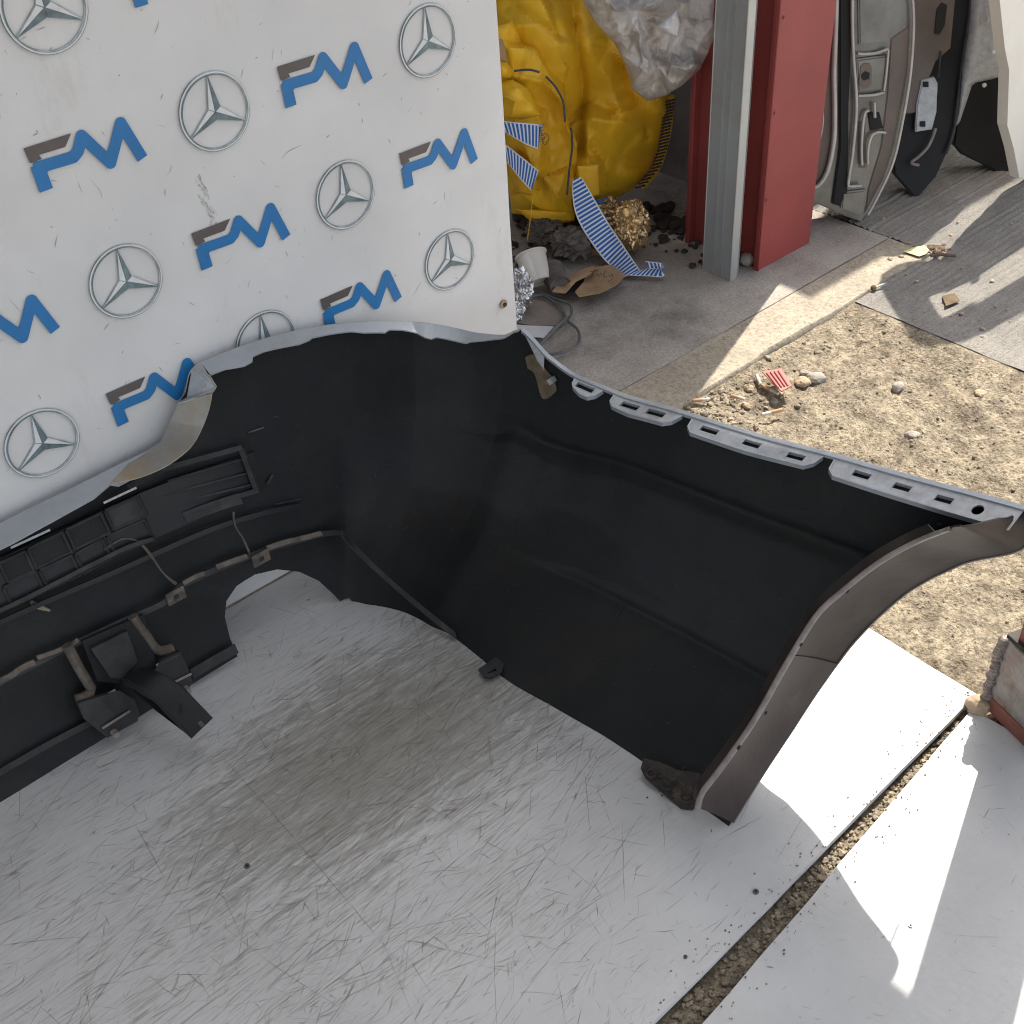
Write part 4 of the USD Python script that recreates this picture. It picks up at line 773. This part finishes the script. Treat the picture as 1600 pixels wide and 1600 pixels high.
# kraft wrapper with handwriting
kw = thing('paper_wrapper', 'torn brown kraft paper wrapper with handwriting beneath the striped strap', 'wrapper', atz(920, 450, 0))
def floorfold(L, z, seed, amp=.02, th=.001, nu=40, nv=30):
    P = Polygon(L).buffer(0); y0, y1 = P.bounds[1]+.2, P.bounds[3]-.2; G = np.zeros((nu, nv, 3))
    for j, py in enumerate(np.linspace(y0, y1, nv)):
        a, _, b_, _ = P.intersection(LineString([(-900, py), (2600, py)])).bounds
        for i in range(nu):
            px = a+(b_-a)*i/(nu-1); s = np.array([px/60., py/40., seed]); G[i, j] = atz(px, py, z+amp*(ridged(s, 1.2, seed)+.5*ridged(s, 2.9, seed+1)))
    nrm = np.cross(G[11, 10]-G[10, 10], G[10, 11]-G[10, 10]); return sheet(G if nrm[2] > 0 else G[::-1], th)
obj('wrapper_sheet', floorfold([(918, 420), (955, 413), (978, 430), (962, 446), (938, 458), (905, 464), (898, 456), (912, 440)], .012, 3, .02), 'kraft', kw, smooth=25)
obj('wrapper_flap', floorfold([(862, 456), (880, 434), (918, 418), (930, 414), (924, 428), (900, 440), (884, 458)], .018, 7, .018), 'kraft', kw, smooth=25)
obj('wrapper_inside', floorfold([(880, 460), (892, 442), (922, 430), (920, 442), (904, 456)], .004, 9, .01), 'hole_dark', kw)
hw_ = [[(924, 428), (928, 425), (927, 430), (924, 433)], [(931, 432), (933, 427), (936, 432), (938, 427), (941, 432)], [(943, 428), (944, 432)], [(947, 422), (946, 433), (949, 432)], [(951, 429), (953, 433), (957, 428), (954, 438), (950, 440)], [(922, 424), (934, 423)]]
for L in hw_: obj('handwriting', tube(smooth_line([atz(a, c, .040) for a, c in L], 12), .0009, 5), 'ink', kw)
# flat card, paper and cable loops by the panel corner
solo('brown_card', floorfold([(806, 478), (838, 468), (868, 476), (882, 492), (872, 508), (838, 510), (808, 504)], .001, 13, .006), 'card_brown', 'dirty brown card lying inside the cable loop by the panel corner', 'card', smooth=30)
solo('white_paper', floorfold([(806, 507), (850, 510), (866, 510), (852, 528), (806, 524)], .005, 15, .004), 'paper_white', 'white paper scrap under the cable next to the bumper corner', 'paper', smooth=30)
cl = smooth_line([atz(a, c, z) for a, c, z in [(812, 470, .01), (850, 462, .012), (874, 478, .012), (883, 496, .008), (868, 512, .01), (850, 532, .006), (836, 546, .005)]], 60)
cl2 = smooth_line([atz(a, c, z) for a, c, z in [(834, 452, .012), (866, 466, .01), (888, 474, .008), (893, 490, .006), (888, 502, .005), (900, 512, .005), (906, 526, .005), (898, 542, .005), (876, 551, .005), (846, 553, .005), (828, 548, .005)]], 80)
cc = thing('cable_loop', 'thin dark grey cable lying in loops on the concrete by the panel corner', 'cable', atz(880, 510, 0))
obj('cable_strand', tube(cl, .0042, 8), 'cable_grey', cc, smooth=60); obj('cable_strand', tube(cl2, .0036, 8), 'cable_grey', cc, smooth=60)
for i, (px, py, r, m, lab) in enumerate(((850, 378, .05, 'cloth_grey', 'grey rag crumpled on the floor under the left end of the yellow bag'), (896, 400, .055, 'cloth_grey', 'brownish grey rag between the white cup and the striped strap'), (938, 398, .03, 'kraft', 'crumpled tan paper beside the upper part of the striped strap'))):
    solo('rag' if m != 'kraft' else 'crumpled_paper', crumple(atz(px, py, 0), r, 30+i, .7), m, lab, 'rag' if m != 'kraft' else 'paper', smooth=25)
g_ = np.random.default_rng(9); deb = []
for i in range(210):
    px, py = g_.uniform(800, 1100), g_.uniform(325, 425)
    if py > 395 and 900 < px < 1075: py -= 50
    deb.append(stone(atz(px, py, -.012), g_.uniform(.004, .022)*(1.2 if py < 360 else .6), 400+i, .6, 1))
solo('floor_rubbish', cat(deb), 'dark_debris', 'dark crumbs and dust heaped under the yellow bag against the wall', 'debris', kind='stuff', smooth=30)

# ------------------------------------------------------------------ red column, galvanised channel
rc = thing('red_column', 'red painted steel column at the edge of the bay', 'column', (2.33, 1.85, 0))
obj('column_flange', bx(2.222, 2.438, 1.722, 1.7365, -.02, 2.298, .002), 'red_paint', rc)
obj('column_body', bx(2.236, 2.424, 1.737, 1.953, -.02, 2.298), 'red_paint', rc)
obj('column_flange', bx(2.214, 2.438, 1.9535, 1.968, -.02, 2.298, .002), 'red_paint', rc)
obj('corner_bead', tube([(2.2245, 1.7205, -.02), (2.2245, 1.7205, 2.29)], .0028, 6), 'red_paint', rc)
for i in range(5):
    s = trimesh.creation.icosphere(1, .004); s.apply_translation((2.236+.003*i, 1.722, .18+.22*i)); obj('paint_drip', s, 'red_paint', rc)
gc = thing('steel_channel', 'galvanised steel channel standing against the left side of the red column', 'channel', (2.16, 1.78, 0))
pl = Polygon([(2.135, 1.736), (2.160, 1.736), (2.160, 1.739), (2.138, 1.739), (2.138, 1.829), (2.18, 1.829), (2.18, 1.832), (2.135, 1.832)])
m = extr(pl, 2.3); m.apply_translation((0, 0, -.014)); obj('channel_section', m, 'galvanised', gc)
pl = Polygon([(2.1605, 1.7355), (2.1715, 1.7415), (2.1715, 1.765), (2.1685, 1.765), (2.1685, 1.743), (2.1605, 1.7385)])
m = extr(pl, 2.3); m.apply_translation((0, 0, -.014)); obj('channel_lip', m, 'galvanised', gc)
for y in (1.7375, 1.8305): obj('rolled_edge', tube([(2.1345, y, -.012), (2.1345, y, 2.28)], .0016, 6), 'galvanised', gc, smooth=60)
obj('pressed_rib', bx(2.1325, 2.1348, 1.792, 1.798, -.01, 2.28), 'galvanised', gc); obj('pressed_rib', bx(2.1325, 2.1348, 1.770, 1.774, -.01, 2.28), 'galvanised', gc)

# ------------------------------------------------------------------ car doors and panels leaning outside
LEAN = .0
def plate(L, dist, th=.035, bev=.006):
    """Panel shaped by an outline facing the bay, with a bevelled rim."""
    pts = np.array([backl(a, c, dist) for a, c in L]); e1 = np.array([HD[1], -HD[0], 0]); q = np.c_[pts@e1, pts[:, 2]]
    P = Polygon(q).buffer(0); m = extr(P, th); v = m.vertices; inn = extr(P.buffer(-bev, join_style=2), bev); vi = inn.vertices
    f = lambda v, o: np.outer(v[:, 0], e1)+np.c_[np.zeros((len(v), 2)), v[:, 1]]+np.outer(o+LEAN*v[:, 1], HD)
    a = trimesh.Trimesh(f(v, dist+v[:, 2]), m.faces[:, ::-1], process=False)
    b_ = trimesh.Trimesh(f(vi, dist-bev+vi[:, 2]), inn.faces[:, ::-1], process=False)
    return cat(a, b_)
def backl(px, py, dist): return at(px, py, HD*dist, HD-np.array([0, 0, LEAN]))
def tb(L, dist, r, n=30): return tube(smooth_line([backl(a, c, dist) for a, c in L], n), r*.72, 8)
LEAN = .22
d1 = thing('car_door', 'silver car door leaning on end right beside the red column, inner side showing', 'car door', back(1345, 345, 2.94))
obj('door_shell', plate([(1240, -190), (1285, -90), (1375, -40), (1427, -10), (1428, 0), (1424, 100), (1402, 225), (1386, 285), (1345, 346), (1322, 338), (1262, 312), (1255, 290), (1262, 150)], 2.96, .06), 'door_silver', d1, smooth=20)
obj('door_skin', plate([(1250, -170), (1290, -100), (1310, -76), (1308, 60), (1304, 170), (1303, 230), (1294, 272), (1274, 293), (1250, 298), (1242, 200)], 2.93, .02), 'door_brown', d1, smooth=20)
obj('skin_rim', tb([(1308, -70), (1305, 60), (1303, 120), (1304, 170), (1302, 225), (1292, 270), (1276, 292), (1255, 298)], 2.915, .010), 'door_edge', d1, smooth=60)
obj('trim_loop', tb([(1280, 100), (1283, 150), (1286, 190), (1280, 220), (1266, 236)], 2.915, .004), 'door_edge', d1, smooth=60)
obj('door_seal', plate([(1311, -80), (1330, -62), (1330, 60), (1326, 160), (1324, 300), (1312, 322), (1300, 318), (1312, 230)], 2.945, .012, .003), 'door_black', d1)
obj('inner_flange', tb([(1333, -56), (1333, 80), (1338, 160), (1332, 240), (1326, 292), (1346, 290)], 2.935, .007), 'door_edge', d1, smooth=60)
obj('outer_flange', tb([(1378, -36), (1424, -8), (1426, 0), (1424, 100), (1410, 190), (1395, 255), (1370, 310), (1356, 336)], 2.935, .006), 'door_edge', d1, smooth=60)
obj('door_panel', plate([(1340, -36), (1384, -26), (1388, 66), (1342, 70)], 2.948, .006, .004), 'door_silver', d1)
obj('pressed_step', tb([(1340, 84), (1362, 84), (1388, 76)], 2.938, .006), 'door_edge', d1, smooth=60); obj('pressed_step', tb([(1341, 150), (1362, 149), (1382, 144)], 2.938, .006), 'door_edge', d1, smooth=60)
hp = obj('hinge_plate', plate([(1338, 92), (1386, 86), (1380, 140), (1340, 144)], 2.944, .006, .004), 'door_silver', d1)
obj('plate_slot', plate([(1345, 103), (1350, 99), (1359, 99), (1363, 106), (1361, 132), (1355, 137), (1347, 136), (1342, 128)], 2.938, .003, .0008), 'door_brown', hp); obj('plate_hole', plate([(1346, 116), (1352, 111), (1359, 114), (1358, 123), (1350, 126), (1346, 122)], 2.9365, .002, .0005), 'hole_dark', hp)
obj('plate_edge', tb([(1388, 78), (1385, 112), (1381, 142)], 2.936, .005), 'door_edge', d1, smooth=60)
for L, r_ in (([(1347, 258), (1347, 210), (1352, 176), (1358, 172)], .006), ([(1356, 256), (1362, 212), (1372, 207), (1384, 208)], .006), ([(1366, 160), (1367, 184)], .006)): obj('latch_bracket', tb(L, 2.938, r_), 'door_edge', d1, smooth=60)
obj('latch_recess', plate([(1356, 176), (1374, 176), (1380, 200), (1360, 204)], 2.95, .004, .001), 'hole_dark', d1)
obj('outer_panel', plate([(1392, 60), (1421, 40), (1418, 100), (1396, 220), (1380, 280), (1352, 330), (1356, 296), (1376, 230), (1386, 150)], 2.952, .006, .002), 'door_brown', d1)
obj('rust_streak', plate([(1342, 190), (1352, 190), (1354, 262), (1342, 262)], 2.952, .003, .001), 'door_brown', d1)
obj('door_foot', plate([(1316, 300), (1352, 296), (1350, 330), (1344, 338), (1314, 326)], 2.945, .008, .004), 'door_silver', d1)
LEAN = .38
d2 = thing('car_door', 'black car door with brown upper panel and grey plate, leaning behind the silver door', 'car door', back(1430, 308, 3.08))
obj('door_shell', plate([(1405, -150), (1500, -150), (1525, -90), (1520, 0), (1505, 90), (1498, 170), (1492, 210), (1462, 276), (1430, 312), (1395, 272), (1392, 200)], 3.10, .05), 'door_black', d2)
obj('upper_panel', plate([(1420, -140), (1485, -140), (1498, -80), (1492, 0), (1485, 75), (1462, 96), (1450, 125), (1440, 176), (1405, 178), (1408, 60)], 3.085, .012, .004), 'door_brown', d2)
obj('cover_plate', plate([(1440, 126), (1460, 121), (1465, 130), (1463, 175), (1456, 202), (1430, 206), (1432, 165)], 3.075, .010, .003), 'silver_dull', d2)
for q in ((1447, 132), (1442, 194)): obj('plate_fixing', plate([(q[0]-4, q[1]-4), (q[0]+4, q[1]-4), (q[0]+4, q[1]+4), (q[0]-4, q[1]+4)], 3.067, .003, .001), 'hole_dark', d2)
obj('panel_hole', plate([(1464, 14), (1472, 4), (1480, 8), (1476, 40), (1468, 54), (1460, 52), (1462, 30)], 3.078, .004, .001), 'hole_dark', d2)
obj('edge_trim', tb([(1522, -90), (1514, 30), (1502, 110), (1495, 170), (1490, 205), (1478, 240)], 3.082, .006), 'dusty_black', d2, smooth=60)
obj('lower_trim', tb([(1462, 200), (1452, 226), (1434, 246), (1424, 254), (1436, 258)], 3.07, .006), 'steel_edge', d2, smooth=60)
obj('lower_trim', tb([(1470, 80), (1466, 120)], 3.075, .004), 'dusty_black', d2, smooth=60)
d3 = thing('car_wing', 'car front wing with silver top and black inner liner, right of the black door', 'car wing', back(1540, 285, 3.16))
obj('wing_liner', plate([(1500, 80), (1540, 40), (1570, 60), (1580, 190), (1596, 282), (1578, 290), (1545, 262), (1500, 240), (1488, 226), (1498, 150)], 3.22, .05), 'door_black', d3)
obj('wing_panel', fold([(1522, -100), (1566, -100), (1568, 0), (1572, 60), (1568, 120), (1520, 130), (1500, 190), (1492, 200), (1504, 110), (1516, 40)], 3.19, .03, 31, 30, 60, .0, 6, th=.006), 'silver_dull', d3, smooth=40)
obj('wing_return', tb([(1560, -100), (1563, 0), (1570, 80), (1572, 150), (1566, 190)], 3.14, .012), 'door_black', d3, smooth=60)
obj('wing_crease', tb([(1546, -60), (1541, 20), (1543, 34), (1540, 90)], 3.15, .003), 'steel_edge', d3, smooth=60)
ring = trimesh.creation.torus(.009, .0022); ring.apply_transform(trimesh.geometry.align_vectors([0, 0, 1], HD)); ring.apply_translation(back(1537, 30, 3.145)); obj('clip_ring', ring, 'door_edge', d3, smooth=60)
for q in ((1538, 133), (1552, 82)): s = trimesh.creation.icosphere(2, .006); s.apply_translation(back(*q, 3.15)); obj('bolt', s, 'label_white', d3)
d4 = thing('car_door', 'cream white car panel standing at the right edge of the picture', 'car door', (3.15, 1.5, 0))
q = np.array([aty(a, c, 1.5)[[0, 2]] for a, c in [(1593, 279), (1584, 232), (1574, 196), (1577, 110), (1570, 75), (1562, 0)]])
P = Polygon([tuple(p) for p in q]+[(3.07, .72), (4.3, .72), (4.3, .0), (3.4, -.012)])
m = extr(P, .03); v = m.vertices; obj('door_shell', trimesh.Trimesh(np.c_[v[:, 0], 1.5+v[:, 2], v[:, 1]], m.faces[:, ::-1], process=False), 'door_cream', d4)
0 and obj('door_edge_trim', tube(smooth_line([(p[0]-.002, 1.498, p[1]) for p in q], 30), .005, 8), 'door_black', d4, smooth=60)

obj('window_frame', tube(smooth_line([(3.12, 1.515, .70), (3.05, 1.66, .82), (3.05, 1.545, 1.02), (3.12, 1.50, 1.08), (3.4, 1.47, 1.08), (4.2, 1.45, 1.05), (4.26, 1.5, .72)], 60), .05, 8), 'door_black', d4, smooth=60)
# ------------------------------------------------------------------ rusty steel post at the right edge
sp = thing('steel_post', 'rusty steel post with a welded box foot at the right edge, by the board corner', 'post', (1.40, .45, 0))
e1, e2 = np.array([-.292, -.956, 0]), np.array([.956, -.292, 0]); c0 = np.array([1.341, .516, 0])
def pbox(a0, a1, b0, b1, z0, z1, ch=.002):
    m = bx(a0, a1, b0, b1, z0, z1, ch); v = m.vertices; return trimesh.Trimesh(c0+np.outer(v[:, 0], e1)+np.outer(v[:, 1], e2)+np.c_[np.zeros((len(v), 2)), v[:, 2]], m.faces[:, ::-1], process=False)
obj('box_foot', pbox(0, .125, 0, .12, .0005, .158), 'rusty_steel', sp)
obj('rust_band', pbox(-.0012, .126, -.0015, .12, .0003, .030, .0005), 'red_oxide', sp)
obj('upright', pbox(.018, .112, .012, .106, .16, 1.75, .003), 'red_oxide', sp)
obj('foot_cap', pbox(.004, .121, .004, .116, .1565, .163, .001), 'rust_patch', sp)
wb = []
for i in range(24):
    z = .008+i*.0063; s = trimesh.creation.icosphere(1, .0075+.002*rng.random()); s.vertices *= [1, 1, .75]; s.apply_translation(c0+e1*(.002+.005*rng.random())-e2*.001+np.array([0, 0, z])); wb.append(s)
obj('weld_bead', cat(wb), 'weld', sp, kind='stuff', smooth=60)
solo('stone', stone(atz(1526, 1112, -.012), .021, 77, .8, 3), 'stone_tan', 'pale tan lump of mortar at the foot of the steel post', 'stone', smooth=40)
solo('stone', stone(atz(1168, 413, -.012), .022, 78, .8, 2), 'stone_grey', 'small whitish stone at the foot of the steel channel', 'stone', smooth=40)
for i, (px, py, r, lab) in enumerate(((1274, 597, .021, 'largest rounded grey stone right of the red plastic shard'), (1254, 602, .018, 'angular grey stone between the red shard and the largest stone'), (1257, 587, .013, 'small stone behind the two grey stones near the red shard'), (1170, 611, .014, 'small brownish stone left of the red shard near the kerb'),
        (1402, 610, .018, 'flat pale stone half sunk in the dirt right of the grey stones'), (1532, 620, .014, 'small white pebble in the dirt at the right'), (1425, 685, .016, 'flat dull stone in the dirt above the slotted strip'), (1165, 638, .012, 'dark pebble beside an orange cigarette end'))):
    p = atz(px, py, -.034); solo('stone', stone(p, r, 500+i, .6, 3, .3), ('stone_grey', 'stone_tan')[i % 2], lab, 'stone', smooth=40, group='loose stones in the bare dirt')
sh = thing('plastic_shard', 'broken piece of red ribbed plastic lying in the dirt by the kerb', 'plastic piece', atz(1212, 593, 0))
q = [atz(a, c, .004) for a, c in [(1191, 582), (1221, 577), (1237, 604), (1221, 613), (1207, 600)]]; obj('shard_plate', slab_from(q, .003, (0, 0, 1)), 'shard_red', sh)
for k in range(4): obj('rib', tube([atz(1198+k*6, 583-k*1.2, .008), atz(1216+k*5, 606-k*1.2, .008)], .0022, 5), 'shard_red', sh)
def butt(p, q, m, lab):
    t = thing('cigarette_end', lab, 'cigarette end', atz(*p, 0), group='cigarette ends in the dirt by the kerb'); a, b_ = atz(*p, -.012), atz(*q, -.012)
    mid = a+(b_-a)*.55; obj('filter', tube([a, mid], .0042, 10), 'butt_orange' if m else 'butt_white', t, smooth=60); obj('paper', tube([mid+(b_-a)*.004, b_], .0040, 10), 'butt_white', t, smooth=60)
butt((1082, 626), (1108, 624), 1, 'orange cigarette end against the dirt edge of the kerb, leftmost')
butt((1142, 618), (1164, 624), 1, 'orange cigarette end midway between the kerb end and the red shard')
butt((1182, 586), (1189, 601), 0, 'white cigarette end touching the left side of the red shard')
butt((1190, 602), (1216, 615), 1, 'long pinkish cigarette end in front of the red shard')
butt((1222, 640), (1190, 648), 1, 'cigarette end lying close to the slotted edge of the bumper')
mt = thing('match_stick', 'pale stick with a dark rounded head lying on the edge of the kerb', 'stick', atz(1374, 446, 0)); obj('stick', tube([atz(1368, 449, -.006), atz(1383, 443, -.006)], .003, 8), 'butt_white', mt); s = trimesh.creation.icosphere(2, .0075); s.apply_translation(atz(1365, 450, -.006)); obj('head', s, 'moss', mt, smooth=60)
tw = thing('dead_twigs', 'brown twigs and leaf litter at the far corner of the kerb strip', 'twigs', atz(1466, 394, 0))
for L in ([(1458, 398), (1475, 398), (1494, 400)], [(1462, 388), (1464, 397)], [(1455, 400), (1470, 392)]): obj('twig', tube([atz(a, c, -.003) for a, c in L], [.004]*len(L), 6), 'twig', tw)
obj('leaf_litter', cat([stone(atz(g_.uniform(1450, 1482), g_.uniform(384, 402), -.016), g_.uniform(.004, .012), 700+i, .5, 1) for i in range(24)]), 'moss', tw, kind='stuff')
kp = stage.GetPrimAtPath('/World/kerb_strip')
obj('paint_patch', slab_from([atz(a, c, -.0085) for a, c in [(1411, 393), (1430, 386), (1445, 384), (1452, 391), (1447, 397), (1436, 401)]], .001, (0, 0, 1)), 'paint_yellow', kp)
gv = []
for i in range(26):
    px, py = g_.uniform(1300, 1600), g_.uniform(300, 560); p = atz(px, py, -.014)
    if p[0] > 2.3: gv.append(stone(p, g_.uniform(.002, .008), 800+i, .5, 1))
solo('yard_crumbs', cat(gv), 'stone_tan', 'scattered crumbs of stone on the ribbed concrete yard', 'grit', kind='stuff')
solo('wet_leaf', floorfold([(1472, 462), (1492, 458), (1500, 470), (1478, 478)], -.008, 31, .004), 'moss', 'brown leaf lying in the shaded band of the ribbed concrete', 'leaf', smooth=30)
